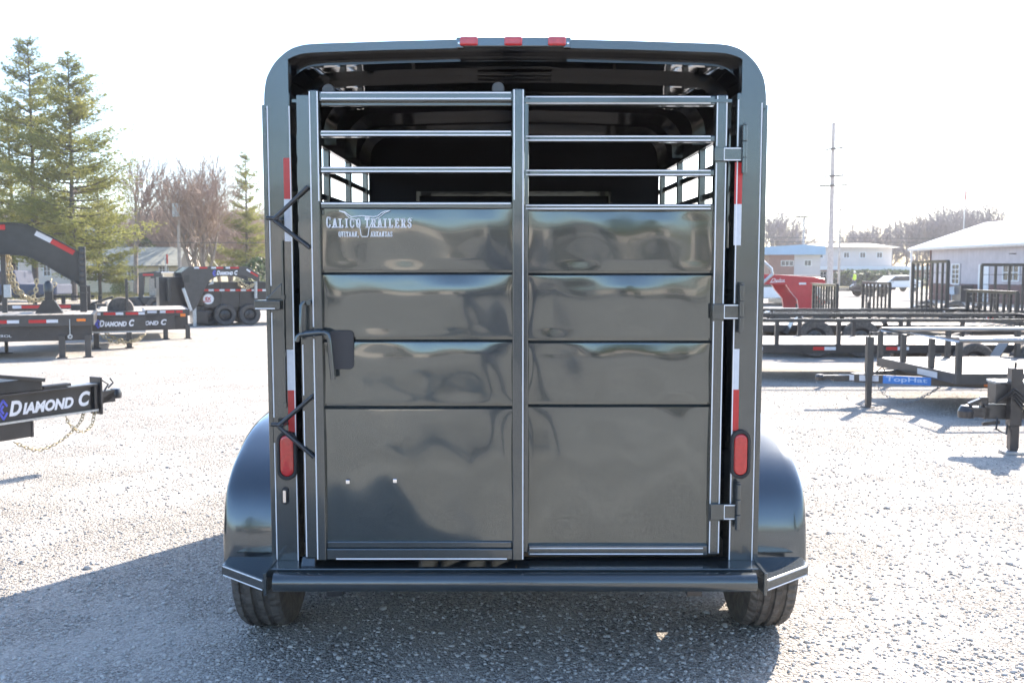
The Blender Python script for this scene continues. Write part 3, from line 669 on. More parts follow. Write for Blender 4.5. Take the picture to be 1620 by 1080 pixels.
# ============================================================ GENERIC TRAILER PIECES
TAPE = lambda: (MB(), MB())
def tape_run(parent, a, b, zz, y, h=.05, first='r', seg=(.28,.18), gap=.0, every=None, nrm=(0,-1,0)):
    "red and white reflective strips along a rail face, each a part"
    d = 1 if b > a else -1; x = a; red = first == 'r'
    while d*(b-x) > .05:
        l = seg[0] if red else seg[1]; l = min(l, abs(b-x)); x2 = x+d*l
        MB().box(min(x,x2), y-.004, zz-h/2, max(x,x2), y-.001, zz+h/2).build('reflective_tape', M['tape_red'] if red else M['tape_white'], parent)
        x = x2+ (d*gap if (gap and (not red if first == 'r' else red)) else 0); red = not red
class Chains:
    def __init__(s): s.L = []
    def build(s, name, m, parent, smooth=True):
        for mb in s.L: mb.build(name, m, parent, smooth=smooth)
def chain(mb, pts, link=.05, r=.006, sag=0):
    "linked rings along a hanging path"
    mb.L.append(MB()); mb = mb.L[-1]
    P = [Vector(p) for p in pts]; Q = []
    for i in range(len(P)-1):
        p0, p1, p2, p3 = P[max(i-1,0)], P[i], P[i+1], P[min(i+2,len(P)-1)]
        for j in range(12):
            t = j/12; Q.append(.5*((2*p1)+(p2-p0)*t+(2*p0-5*p1+4*p2-p3)*t*t+(3*p1-p0-3*p2+p3)*t**3))
    Q.append(P[-1]); acc = 0; step = link*.72; nxt = 0; k = 0
    for i in range(len(Q)-1):
        L = (Q[i+1]-Q[i]).length
        while nxt <= acc+L:
            c = Q[i].lerp(Q[i+1], (nxt-acc)/max(L,1e-6)); d = (Q[i+1]-Q[i]).normalized()
            sd = d.cross(Vector((0,1,0)) if k % 2 else Vector((.3,0,1))); sd.normalize()
            mb.tube([c+d*(link/2*math.cos(a))+sd*(link*.30*math.sin(a)) for a in [2*math.pi*q/8 for q in range(8)]], r, 5, closed=True); nxt += step; k += 1
        acc += L
def simple_jack(parent, x, y, z0, z1, m='black', r=.035, foot=.08, name='jack'):
    mb = MB().box(x-r, y-r, z0+.015, x+r, y+r, z1*.6+z0*.4); mb.box(x-r*1.3, y-r*1.3, z0+(z1-z0)*.45, x+r*1.3, y+r*1.3, z1)
    mb.box(x-foot, y-foot, z0, x+foot, y+foot, z0+.015)
    mb.tube([(x,y,z1),(x,y,z1+.05)], .012, 8).tube([(x,y,z1+.045),(x+.10,y-.05,z1+.045),(x+.10,y-.05,z1+.10)], .010, 8)
    return mb.build(name, M[m], parent, bevel=.003)
def gatelike(mb, y0, y1, x, z0, z1, nb, th=.05, lean=0, cap=True):
    P = lambda y, t: (x+lean*t, y, z0+(z1-z0)*t)
    for k in range(nb+1):
        y = y0+(y1-y0)*k/nb; mb.beam(P(y, 0), P(y, 1), th*(1.4 if k in (0, nb) else .8), th, (0,1,0))
    for t in (0, 1): mb.beam(P(y0, t), P(y1, t), th*1.3, th*1.3)
def utility_trailer(name, label, loc, rz, L, w_, dz, rh, m='black', axles=(.6,), gate=None, posts=6, deck='planks_y', tongue=-1, tandem=False, tape=True, fend=True, wr=.34, piperail=False, gatebars=7, group=None, rails=True, axle_at=.56):
    "bed along +x from 0 to L, tongue before x=0"
    r = thing(name, label, 'trailer', loc, (0,0,rz), group)
    y0, y1 = -w_/2, w_/2
    fr = MB()
    for y in (y0, y1-.06): fr.box(0, y, dz-.13, L, y+.06, dz)
    for k in range(8): x = L*k/7; fr.box(max(0,x-.03), y0+.06, dz-.11, min(L,x+.03), y1-.06, dz-.035)
    fr.build('frame', M[m], r, bevel=.004)
    MB().box(.03, y0+.06, dz-.034, L-.03, y1-.06, dz-.004).build('deck', M[deck], r)
    if rails:
        ra = MB(); zt = dz+rh
        for y in (y0+.03, y1-.03):
            if piperail: ra.tube([(.03,y,zt),(L,y,zt)], .028, 10)
            else: ra.box(0, y-.025, zt-.05, L, y+.025, zt)
        if piperail: ra.tube([(.03,y0+.03,zt),(.03,y1-.03,zt)], .028, 10)
        else: ra.box(0, y0+.055, zt-.05, .05, y1-.055, zt)
        ra.build('top_rail', M[m], r, smooth=piperail, angle=40)
        for y in (y0+.03, y1-.03):
            for k in range(posts):
                x = .03+(L-.06)*k/(posts-1); MB().box(x-.028, y-.024, dz, x+.028, y+.024, zt-.03).build('rail_post', M[m], r)
    tg = MB()
    for y in (y0+.1, y1-.1): tg.beam((.3*L if L < 3 else .9, y, dz-.18), (-1.35, 0, dz-.18), .06, .09)
    tg.build('tongue', M[m], r)
    MB().box(-1.62, -.035, dz-.20, -1.30, .035, dz-.13).lathe((-1.62,0,dz-.16), (0,0,1), [(0,-.05),(.055,-.05),(.06,0),(.04,.04),(0,.05)], 12).build('coupler', M[m], r)
    simple_jack(r, -1.1, 0, 0, dz+.25, m)
    cx = L*axle_at; spots = (cx-.44, cx+.44) if tandem else (cx,)
    for y, s in ((y0-.14, -1), (y1+.14, 1)):
        for x in spots:
            mb = MB(); wh = wheel_y(r, x, y, wr, s)
        if fend:
            a, b = spots[0]-wr-.10, spots[-1]+wr+.10; zt = wr*2+.08; mb = MB(); e = .22
            pr = [(a-.1, zt-.34), (a+.02, zt-.10), (a+e, zt), (b-e, zt), (b-.02, zt-.10), (b+.1, zt-.34)]
            for p, q in zip(pr, pr[1:]): mb.beam((p[0], y, p[1]), (q[0], y, q[1]), .26, .012)
            mb.build('fender', M[m], r)
    if gate: 
        gx, gh, lean = gate; g = MB(); gatelike(g, y0+.05, y1-.05, gx, dz+.02, dz+gh, gatebars, lean=lean)
        g.box(gx+lean-.01, y0+.05, dz+gh+.022, gx+lean+.10, y1-.05, dz+gh+.032)
        
        for kk in range(1, 5): zz = dz+.02+(gh-.02)*kk/5; g.box(gx-.006+lean*kk/5, y0+.06, zz-.006, gx+.006+lean*kk/5, y1-.06, zz+.006)
        g.build('ramp_gate', M[m], r)
    if tape: tape_run(r, .3, L-.3, dz-.06, y0-.001, .05, 'w', gap=.9)
    return r
def wheel_y(root, x, y, wr, s, w_=.2, rimmat='black'):
    hw = w_/2
    rp = [(0,hw*.5),(wr*.12,hw*.5),(wr*.16,hw*.3),(wr*.45,hw*.15),(wr*.52,hw*.6),(wr*.60,hw*.85),(wr*.60,-hw*.6),(0,-hw*.6)]
    wh = MB().lathe((x,y,wr), (0,s,0), rp, 20)
    for k in range(6):
        a = k*math.pi/3; wh.tube([(x+math.cos(a)*wr*.3, y+s*hw*.2, wr+math.sin(a)*wr*.3), (x+math.cos(a)*wr*.3, y+s*hw*.42, wr+math.sin(a)*wr*.3)], wr*.07, 6)
    wh = wh.build('wheel', M[rimmat], root, smooth=True, angle=35)
    tp = [(wr*.58,-hw*.8),(wr*.75,-hw),(wr*.92,-hw*.97),(wr,-hw*.7),(wr,hw*.7),(wr*.92,hw*.97),(wr*.75,hw),(wr*.58,hw*.8)]
    MB().lathe((x,y,wr), (0,1,0), tp, 28).build('tyre', M['tyre'], wh, smooth=True, angle=40)
    return wh

# ============================================================ LEFT: near tongue with the maker's name
A = wp(5, 626, 7.25); B = wp(152, 604, 7.98); zt_ = (A.z+B.z)/2
ang = math.atan2(B.y-A.y, B.x-A.x)
NT = thing('equipment_trailer', 'black trailer tongue with large white name poking in from the left edge', 'trailer', (B.x, B.y, 0), (0,0,ang))
ztp = zt_; hb = .225
mb = MB()
for yy in (-.05,):
    mb.box(-2.6, yy, ztp-hb, -.012, yy+.09, ztp-hb+.014).box(-2.6, yy, ztp-.014, -.012, yy+.09, ztp).box(-2.6, yy+.035, ztp-hb, -.012, yy+.055, ztp)
mb.box(-.055, -.045, ztp-hb+.015, -.012, .035, ztp-.015)
fr = mb.build('tongue_beam', M['black'], NT, bevel=.002)
lt = MB(); yf = -.0166
nr = (0,-1,0)
small_caps(lt, (-.80, yf, ztp-hb*.78), (1,0,0), (0,0,1), nr, .725, .118)
emb = MB(); emblem(emb, (-.89, yf, ztp-hb*.80), (1,0,0), (0,0,1), nr, .125)
# the beam side the letters lie on
MB().box(-2.6, -.0165, ztp-hb+.0145, -.056, -.0155, ztp-.0145).build('beam_web', M['black'], NT)
lt.build('lettering', M['stripe'], NT); emb.build('emblem', M['violet'], NT)
MB().box(-2.6, -.052, ztp-hb-.003, -.02, -.048, ztp-hb+.014).build('bare_flange', M['steel'], NT)
mb = MB().box(-.012, -.07, ztp-hb-.035, .008, .07, ztp+.055); mb.build('front_plate', M['black'], NT, bevel=.004)
mb = MB().box(-2.6, -.04, ztp-hb-.13, -.62, .05, ztp-hb-.006); mb.box(-.635,-.045,ztp-hb-.135,-.615,.055,ztp-hb-.004); mb.build('lower_beam', M['black'], NT, bevel=.003)
mb = MB().box(-1.7, -.03, ztp+.003, -.52, .18, ztp+.10); mb.beam((-1.6,-.03,ztp+.13),(-.92,-.03,ztp+.15), .03, .03).beam((-.92,-.03,ztp+.15),(-.5,-.03,ztp+.08), .03,.03)
mb.box(-.5, -.02, ztp, -.25, .05, ztp+.03); mb.build('winch_tray', M['black'], NT, bevel=.004)
mb = MB().box(-.3,-.045,ztp+.001,-.02,.045,ztp+.007).tube([(-.28,0,ztp+.01),(-.28,0,ztp+.03)], .02, 8); mb.build('top_plate', M['steel'], NT)
cp = MB().box(.008, -.035, ztp-.17, .16, .035, ztp-.07).beam((.008,0,ztp-.16),(.16,0,ztp-.10),.07,.05).lathe((.19,0,ztp-.10), (0,0,1), [(0,-.045),(.05,-.045),(.055,0),(.04,.035),(0,.04)], 16)
cp.tube([(.08,0,ztp-.07),(.12,0,ztp-.02),(.06,0,ztp+.02)], .008, 6).tube([(.12,0,ztp-.05),(.17,0,ztp-.01),(.14,0,ztp+.03)], .008, 6)
cp.build('coupler', M['black'], NT, smooth=True, angle=40)
ch = Chains(); zb_ = ztp-hb
chain(ch, [(-.04,-.02,zb_-.02),(-.10,-.05,zb_-.12),(-.22,-.07,zb_-.15),(-.30,-.05,zb_-.08),(-.32,-.03,zb_-.01)], .042, .0042)
chain(ch, [(-.13,.0,zb_-.01),(-.2,-.03,zb_-.09),(-.4,-.06,zb_-.20),(-.6,-.05,zb_-.24),(-.78,-.02,zb_-.15)], .042, .0042)
ch.build('safety_chain', M['gold'], NT, smooth=True)
MB().box(-5.5, -.9, ztp-hb, -2.6, 1.0, ztp-.02).build('deck_frame', M['black'], NT)
for yy in (-1.0, 1.1):
    for xx in (-4.6, -3.8): wheel_y(NT, xx, yy, .38, 1 if yy > 0 else -1)

# ============================================================ LEFT: flatbeds and goosenecks
def flat(name, label, Y, u0, u1, v_top, v_rail, v_bot, legs, m='black', deck='planks', depth=2.4, cat='trailer', extend=0, group=None, rot=22):
    "flatbed seen from the side; traced at its own distance Y, real depth behind"
    p0, p1 = wp(u0, v_top, Y), wp(u1, v_top, Y)
    r = thing(name, label, cat, (p1.x, Y, 0), (0,0,R(rot)), group)
    a, b = pl(r, u0, v_top, 0).x-extend, 0
    zt, zr, zb = wp(u1, v_top, Y).z, wp(u1, v_rail, Y).z, wp(u1, v_bot, Y).z
    MB().box(a, 0, zr, b, .07, zt).box(a, depth-.07, zr, b, depth, zt).box(a, .07, zr, a+.07, depth-.07, zt-.01).box(b-.07, .07, zr, b, depth-.07, zt-.01).build('side_rail', M['grey'], r, bevel=.006)
    MB().box(a+.07, .07, zt-.05, b-.07, depth-.07, zt-.012).build('deck', M[deck], r)
    for yy in (.10, depth-.2): MB().box(a+.02, yy, zb, b-.04, yy+.1, zr-.002).build('main_beam', M[m], r, bevel=.004)
    for lx in legs:
        x = pl(r, lx, v_bot, .05).x; MB().box(x-.055, .02, 0.02, x+.055, .13, zb+.1).box(x-.09, -.01, 0, x+.09, .16, .02).build('leg', M['grey'], r, bevel=.004)
    return r, a, b, zt, zr, zb
FB, a, b, zt, zr, zb = flat('flatbed_trailer', 'low grey flatbed trailer with red and white tape under the curved neck', 18.2, -120, 148, 497, 515, 538, (98, 139), extend=4)
tape_run(FB, b-.62, b-2.6, (zt+zr)/2-.01, -.001, .06, 'w', seg=(.30,.20), gap=.16)
MB().box(b-.30, -.012, zt-.13, b-.14, -.001, zt-.08).build('marker_lamp', M['lens_orange'], FB, bevel=.004)
c = pl(FB, 35, 525, 0).x; MB().prism([(c-.14,.098,zr-.01),(c+.18,.098,zr-.01),(c+.02,.098,zb+.06)], (0,-.01,0)).build('gusset', M['black'], FB)
c = pl(FB, -14, 534, .1); lt = MB(); text_into(lt, 'PETROL', (c.x, .099, c.z), (1,0,0), (0,0,1), (0,-1,0), width=.34, height=.045); lt.build('lettering', M['stripe'], FB)
c = b-.42; MB().tube([(c,-.02,zt-.09),(c,-.02,zr-.18)], .008, 6).lathe((c,-.02,zr-.20), (0,1,0), [(.02,-.01),(.045,-.01),(.045,.01),(.02,.01)], 12, closed=True).build('hanging_hook', M['steel'], FB)
mb = MB(); c = pl(FB, 78, 490, 1.0).x
mb.prism([(c-.25,.9,zt-.0),(c+.25,.9,zt-.0),(c+.10,.9,zt+.25),(c-.10,.9,zt+.25)], (0,.25,0)).box(c-.07,.95,zt+.2,c+.07,1.1,zt+.42).lathe((c,1.02,zt+.42),(0,0,1),[(.09,0),(.09,.14),(.06,.2),(0,.22)],12)
mb.build('deck_hitch', M['black'], FB, smooth=True, angle=30)

def trace(r, pts, y=0.): return [pl(r, u, v, y) for u, v in pts]
# curved gooseneck whose bed stands outside the frame on the left
Yg = 19.4; pz = wp(-40, 400, Yg)
GN = thing('gooseneck_trailer', 'tall black gooseneck trailer neck arching in from the left with gold chains and tape', 'trailer', (pz.x-.6, Yg-.9, 0), (0,0,R(22)))
top = [(-60,351),(-20,352),(18,353),(34,354),(48,358),(64,366),(80,374),(100,385),(122,397)]
bot = [(128,452),(110,441),(92,431),(74,420),(56,410),(40,404),(20,402),(-5,402),(-60,402)]
for dy, nm in ((0,'neck_beam'),(1.0,'neck_beam')):
    po = trace(GN, top+bot)
    po = [p+Vector((0,dy,0)) for p in po]; nb_ = MB().prism(po, (0,.02,0)); 
    tp_ = po[:len(top)]; bt_ = po[len(top):]
    for seq in (tp_, bt_):
        for p, q in zip(seq, seq[1:]): nb_.beam(p, q, .16, .02, (0,0,1))
    nb_.build(nm, M['black'], GN)
p, q = pl(GN, 124, 390, 0), pl(GN, 140, 500, 0)
MB().box(p.x, -.08, q.z, q.x-.02, .12, p.z).build('coupler_post', M['black'], GN, bevel=.01)
MB().box(p.x+.04, .12, p.z-.5, q.x-.06, 1.05, p.z-.35).box(p.x-.02,-.09,pl(GN,130,463,0).z-.01,q.x,.14,pl(GN,130,463,0).z+.01).box(p.x-.02,-.09,pl(GN,130,452,0).z-.01,q.x,.14,pl(GN,130,452,0).z+.01).build('clamp_band', M['grey'], GN, bevel=.003)
def strip_px(r, pts, w_, m, y=-.02, name='reflective_tape'):
    a, b = trace(r, pts, y); MB().beam(a, b, .004, w_, (0,0,1)).build(name, M[m], r)
for seg_, m_ in (((56,368.5),(81,381),'tape_white'),((81,381),(117,400),'tape_red'),((-30,359.5),(8,359.5),'tape_red'),((-60,359.5),(-31,359.5),'tape_white')) and [((( 56,368.5),(81,381)),'tape_white'),(((81,381),(117,400)),'tape_red'),(((-30,359.5),(8,359.5)),'tape_red')]:
    strip_px(GN, seg_, .10, m_, -.008)
for i in range(6):
    c = pl(GN, 130, 398+i*9, -.08); MB().lathe((c.x,-.08,c.z),(0,-1,0),[(.05,0),(.05,.012),(.03,.02),(0,.02)],8).build('bolt', M['grey'], GN)
ch = Chains(); G3 = lambda u, v, y=.3: pl(GN, u, v, y)
chain(ch, [G3(6,404),G3(9,430),G3(22,458),G3(50,476),G3(72,468),G3(82,440)], .12, .014)
chain(ch, [G3(14,404,.25),G3(20,435,.25),G3(32,460,.25),G3(48,474,.25)], .12, .014)
chain(ch, [G3(11,404,.35),G3(16,440,.35),G3(36,466,.35),G3(66,474,.35),G3(86,450,.35)], .12, .014)
chain(ch, [G3(48,476,.6),G3(56,462,.6),G3(58,440,.6)], .12, .014)
ch.build('safety_chain', M['gold'], GN, smooth=True)
for u0, u1 in ((-16,-4),(0,12)):
    a, b = pl(GN, u0, 402, .1), pl(GN, u1, 505, .1); MB().box(a.x, .1, b.z, b.x, .22, a.z).tube([((a.x+b.x)/2,.16,b.z),((a.x+b.x)/2,.16,.02)], .035, 10).box((a.x+b.x)/2-.12,.05,0,(a.x+b.x)/2+.12,.27,.02).build('landing_leg', M['grey'], GN, bevel=.006)
a = pl(GN, 8, 455, 0); MB().box(a.x-.03,.0,a.z-.2,a.x+.1,.1,a.z+.06).build('leg_bracket', M['steel'], GN, bevel=.01)
MB().box(-9, 0, .75, -1.6, 2.4, .95).build('deck_frame', M['black'], GN)
MB().box(-1.9, 0, .75, -1.6, 2.3, 2.62).build('riser', M['black'], GN)
for xx in (-6.5,-5.6): wheel_y(GN, xx, -.05, .39, -1); wheel_y(GN, xx, 2.4, .39, 1)

# two flatbeds ending in logo beams
FA, a, b, zt, zr, zb = flat('flatbed_trailer', 'grey flatbed trailer with complete white name on its beam and a small wheel on deck', 20.6, 60, 231, 492, 500, 524, (152, 204), depth=2.2, deck='planks')
yf = .099
MB().box(a, .0, zb+.02, b-.01, .098, zr-.003).build('name_beam', M['grey'], FA, bevel=.003)
o = pl(FA, 157, 517, 0); lt = MB(); small_caps(lt, (o.x, -.001, o.z), (1,0,0), (0,0,1), (0,-1,0), .70, .14, .004); lt.build('lettering', M['stripe'], FA)
o = pl(FA, 151, 518, 0); lt = MB(); emblem(lt, (o.x, -.001, o.z), (1,0,0), (0,0,1), (0,-1,0), .15, .004); lt.build('emblem', M['violet'], FA)
for u0, u1, m_ in ((147,159,'tape_white'),(164,183,'tape_red'),(183,195,'tape_white'),(199,219,'tape_red'),(219,229,'tape_white')):
    p, q = pl(FA, u0, 496, 0), pl(FA, u1, 496, 0); MB().box(p.x, -.005, zt-.075, q.x, -.001, zt-.02).build('reflective_tape', M[m_], FA)
MB().box(a+.4,-.02,zb-.016,b-.02,.10,zb+.018).build('bare_flange', M['steel'], FA)
c = pl(FA, 191, 484, .6); 
mb = MB().lathe((c.x,.6,zt+.02),(0,1,0),[(.0,-.1),(.19,-.1),(.26,-.08),(.28,0),(.26,.08),(.19,.1),(0,.1)],24); mb.build('small_wheel', M['tyre'], FA, smooth=True, angle=40)
mb = MB().box(c.x-1.0,.5,zt,c.x-.5,.8,zt+.14).beam((c.x-.6,.6,zt+.15),(c.x-.15,.6,zt+.30),.12,.05).box(c.x-.7,.45,zt+.14,c.x-.6,.55,zt+.55).box(c.x+.1,.45,zt,c.x+.16,.55,zt+.70); mb.build('deck_rack', M['grey'], FA, bevel=.01)
ch = Chains(); G4 = lambda u, v, y=-.1: pl(FA, u, v, y)
chain(ch, [G4(160,530),G4(178,540),G4(200,541),G4(222,536)], .10, .012); chain(ch, [G4(165,526,.1),G4(185,536,.1),G4(208,540,.1),G4(228,530,.1)], .10, .012); ch.build('safety_chain', M['gold'], FA, smooth=True)

FC, a, b, zt, zr, zb = flat('flatbed_trailer', 'pale-decked flatbed trailer with part-hidden white name before the gooseneck dump trailer', 23.4, 150, 300, 489, 499, 521, (262, 297), depth=3.0, deck='wood_pale')
MB().box(a, .0, zb+.02, b-.35, .098, zr-.003).build('name_beam', M['grey'], FC, bevel=.003)
o = pl(FC, 204, 515, 0); lt = MB(); small_caps(lt, (o.x, -.001, o.z), (1,0,0), (0,0,1), (0,-1,0), .86, .135, .004); lt.build('lettering', M['stripe'], FC)
for u0, u1, m_ in ((233,248,'tape_white'),(253,262,'tape_white'),(262,276,'tape_red'),(278,289,'tape_red')):
    p, q = pl(FC, u0, 495, 0), pl(FC, u1, 495, 0); MB().box(p.x, -.005, zt-.085, q.x, -.001, zt-.025).build('reflective_tape', M[m_], FC)
MB().box(b-.22, -.012, zr-.02, b-.10, -.001, zr+.05).build('marker_lamp', M['lens_orange'], FC)
a_, b_ = pl(FC, 290, 456, 0), pl(FC, 306, 492, 0); MB().beam((a_.x, .1, a_.z), (b_.x-.05, .1, b_.z), .07, .07).build('ramp_prop', M['steel'], FC, bevel=.01)
def barrel(): pass

# gooseneck dump trailer
Yd = 29.0; pz = wp(340, 500, Yd)
DT = thing('dump_trailer', 'black gooseneck dump trailer with white name and gold chain beside the stock trailer', 'trailer', (pz.x, Yd, 0), (0,0,R(26)))
tr = lambda pts, y=0.: trace(DT, pts, y)
side = [(287,431),(299,422),(303,421.5),(388,421.5),(397,425),(411,434),(411,446),(398,440),(386,437),(345,437),(335,441),(329,447),(310,487),(305,492),(300,487)]
for dy in (0, 1.9):
    MB().prism([p+Vector((0,dy,0)) for p in tr(side)], (0,.12,0)).build('neck_side', M['grey'], DT, bevel=.01)
# box between neck sides
q = tr([(288,431),(300,422)]); p2 = [p+Vector((0,1.77,0)) for p in q]
MB().add([q[0]+Vector((.02,.13,0)), q[1]+Vector((.02,.13,0)), p2[1], p2[0]], [(0,1,2,3)]).build('neck_top', M['black'], DT)
a_, b_ = tr([(268,441),(268,478)]); MB().box(a_.x, .3, b_.z, a_.x+.08, 1.9, a_.z).box(a_.x-.2, 1.0, b_.z-.3, a_.x+.9, 1.9, a_.z+.05).build('front_bulkhead', M['black'], DT, bevel=.01)
a_, b_ = tr([(288,435),(297,447)]); MB().box(a_.x+.05,-.012,b_.z,b_.x+.05,-.002,a_.z).box(a_.x+.09,-.016,b_.z+.04,b_.x+.01,-.012,a_.z-.04).build('side_step', M['black'], DT)
o = tr([(343,435)])[0]; lt = MB(); small_caps(lt, (o.x, -.006, o.z), (1,0,0), (0,0,1), (0,-1,0), .62, .135, .004); lt.build('lettering', M['stripe'], DT)
o = tr([(336.5,436)])[0]; lt = MB(); emblem(lt, (o.x, -.006, o.z), (1,0,0), (0,0,1), (0,-1,0), .15, .004); lt.build('emblem', M['violet'], DT)
def dtape(u0, u1, v0, v1, m_, y=-.006):
    p, q = tr([(u0, v0), (u1, v1)], y); MB().beam(p, q, .004, .05, (0,0,1)).build('reflective_tape', M[m_], DT)
for u0, u1, m_ in ((307,315,'tape_white'),(315,328,'tape_red'),(334,342,'tape_white'),(342,353,'tape_red'),(357,364,'tape_white'),(364,378,'tape_red')): dtape(u0, u1, 423.6, 423.6, m_)
dtape(390,396,426,430,'tape_white'); dtape(396,408,430,437,'tape_red')
# dump body
yb_ = .35
p = tr([(322,455)], yb_)[0]; q = tr([(470,482)], yb_)[0]
MB().box(p.x, yb_, q.z-.05, q.x, yb_+.05, p.z+.12).box(p.x, yb_+1.7, q.z-.05, q.x, yb_+1.75, p.z+.12).box(p.x, yb_+.05, q.z-.05, p.x+.05, yb_+1.7, p.z+.12).box(q.x-.05, yb_+.05, q.z-.05, q.x, yb_+1.7, p.z).box(p.x+.05, yb_+.05, q.z-.05, q.x-.05, yb_+1.7, q.z).build('dump_body', M['black'], DT, bevel=.01)
MB().box(p.x-.02, yb_-.05, p.z+.10, q.x, yb_-.001, p.z+.18).build('top_rim', M['black'], DT, bevel=.01)
for u in (352, 381, 410): c = tr([(u,470)], yb_)[0]; MB().box(c.x-.04, yb_-.04, q.z-.04, c.x+.04, yb_-.001, p.z+.09).build('side_rib', M['black'], DT)
u = 322; k = 0
while u < 416:
    m_ = 'tape_red' if k % 2 == 0 else 'tape_white'; e = 8
    pp, qq = tr([(u,459),(u+e,459)], yb_-.045); MB().box(pp.x, yb_-.052, pp.z-.03, qq.x, yb_-.045, pp.z+.03).build('reflective_tape', M[m_], DT); u += e+ (0 if k % 2 == 0 else 1); k += 1
c = tr([(327,473)], yb_)[0]; MB().lathe((c.x+.05, yb_-.004, c.z), (0,-1,0), [(.16,0),(.16,.003),(.11,.003),(.11,.002),(0,.002)], 28).build('round_decal', M['stripe'], DT)
lt = MB(); text_into(lt, '5X', (c.x-.05, yb_-.009, c.z-.05), (1,0,0), (0,0,1), (0,-1,0), height=.11, bold=.05); lt.box(c.x-.11, yb_-.011, c.z-.09, c.x+.12, yb_-.009, c.z-.065); lt.build('decal_print', M['tape_red'], DT)
for u in (357.5, 396.5, 334):
    c = tr([(u,500)], .1)[0]; wheel_y(DT, c.x, .28 if u > 340 else .55, .33, -1, .26)
    wheel_y(DT, c.x, 1.95, .33, 1, .26)
mb = MB(); c = tr([(315,488),(425,488)], .5); mb.box(c[0].x-.4, .5, c[0].z-.08, c[1].x+1, .6, c[0].z+.06).box(c[0].x-.4, 1.6, c[0].z-.08, c[1].x+1, 1.7, c[0].z+.06); mb.build('chassis', M['black'], DT)
p, q = tr([(403,445),(411,472)]); MB().tube([(q.x-.1, .1, p.z), (q.x-.1, .1, q.z)], .05, 10).build('coupler_post', M['steel'], DT, smooth=True)
p, q = tr([(305,478),(313,514)]); MB().box(p.x, .02, 0, q.x-.03, .12, p.z).build('landing_leg', M['steel'], DT, bevel=.01)
p, q = tr([(306,492),(330,512)], .3); MB().box(p.x, .3, q.z, q.x, 1.2, p.z).build('pump_box', M['black'], DT, bevel=.02)
ch = Chains(); chain(ch, tr([(374,440),(380,452),(392,456),(402,450)], -.03), .10, .014); chain(ch, tr([(377,440),(384,448),(394,452),(403,448)], -.06), .10, .014); ch.build('safety_chain', M['gold'], DT, smooth=True)
MB().prism(tr([(329,451),(338,442),(338,449)], .2), (0,.01,0)).build('toolbox_lid', M['steel'], DT)

# small gooseneck further back
Ye = 36; pz = wp(240, 480, Ye)
SG = thing('gooseneck_trailer', 'small black gooseneck frame standing before the pale house, left of the dump trailer', 'trailer', (pz.x, Ye, 0))
tr = lambda pts, y=0.: trace(SG, pts, y)
for dy in (0, 1.2):
    MB().prism([p+Vector((0,dy,0)) for p in tr([(219,432),(246,429),(257,433),(260,455),(250,455),(246,438),(228,438),(226,470),(219,470)])], (0,.1,0)).build('neck_side', M['black'], SG)
a_, b_ = tr([(205,470),(262,482)]); MB().box(a_.x, -.1, b_.z, b_.x, 1.5, a_.z).build('bed', M['black'], SG, bevel=.02)
p, q = tr([(245,430),(257,456)]); MB().box(p.x, -.1, q.z, q.x, 1.4, p.z).build('toolbox', M['black'], SG, bevel=.03)
p, q = tr([(228,455),(246,468)]); MB().box(p.x, .5, q.z, q.x, .55, p.z+.35).build('deck_board', M['wood_pale'], SG)
a_, b_ = tr([(226,432),(243,436)], -.01); MB().box(a_.x, -.012, b_.z, b_.x, -.002, a_.z-.03).build('reflective_tape', M['tape_red'], SG)
c = tr([(212,476)])[0]; wheel_y(SG, c.x, -.15, .36, -1); c = tr([(250,476)])[0]; wheel_y(SG, c.x, -.15, .36, -1)
for u in (226,255): c = tr([(u,480)])[0]; MB().box(c.x-.05, .1, 0, c.x+.05, .2, c.z).build('leg', M['grey'], SG)
# low dark beds behind the left row
LB, a, b, zt, zr, zb = flat('flatbed_trailer', 'long low empty black trailer bed far left beneath the gooseneck chains', 30, -10, 168, 480, 488, 493, (20, 150), deck='wood', depth=2.4)
tape_run(LB, b-.8, a+.5, (zt+zr)/2, -.001, .09, 'r', seg=(.6,.3), gap=.1)
for u in (55, 100, 158):
    c = pl(LB, u, 470, .2); MB().box(c.x-.06, .2, zt, c.x+.06, .3, c.z+.05).build('stake', M['black'], LB)
    if u != 158: MB().box(c.x-.6, .22, c.z-.02, c.x+.9, .28, c.z+.05).build('cross_bar', M['black'], LB)
# ============================================================ RIGHT: near utility trailer with pipe rail
UT = thing('utility_trailer', 'grey pipe-rail utility trailer with blue lettering on its tongue, right of the stock trailer', 'trailer', (4.93, 11.6, 0), (0,0,R(2)))
y0, y1, dz, zr, LU = -1.07, 1.07, .50, .87, 4.2
mb = MB()
for y in (y0, y1-.06): mb.box(0, y, dz-.12, LU, y+.06, dz)
mb.box(0, y0+.06, dz-.118, .06, y1-.06, dz-.002).box(LU-.06, y0+.06, dz-.118, LU, y1-.06, dz-.002)
mb.build('frame', M['grey'], UT, bevel=.004)
MB().box(.06, y0+.06, dz-.05, LU-.06, y1-.06, dz-.012).build('deck', M['planks_y'], UT)
mb = MB().tube([(LU,y0+.03,zr),(.03,y0+.03,zr),(.03,y1-.03,zr),(LU,y1-.03,zr)], .031, 14); mb.build('top_rail', M['pipe'], UT, smooth=True, angle=60)
for x, y in ((.03,y0+.03),(.95,y0+.03),(1.9,y0+.03),(2.85,y0+.03),(LU-.03,y0+.03),(.03,y1-.03),(.95,y1-.03),(1.9,y1-.03),(.03,.35),(.03,-.4),(2.85,y1-.03),(LU-.03,y1-.03)):
    MB().box(x-.03, y-.03, dz, x+.03, y+.03, zr-.02).build('rail_post', M['grey'], UT, bevel=.004)
zg = dz-.125
tip = (-1.02, -.02, zg)
mb = MB()
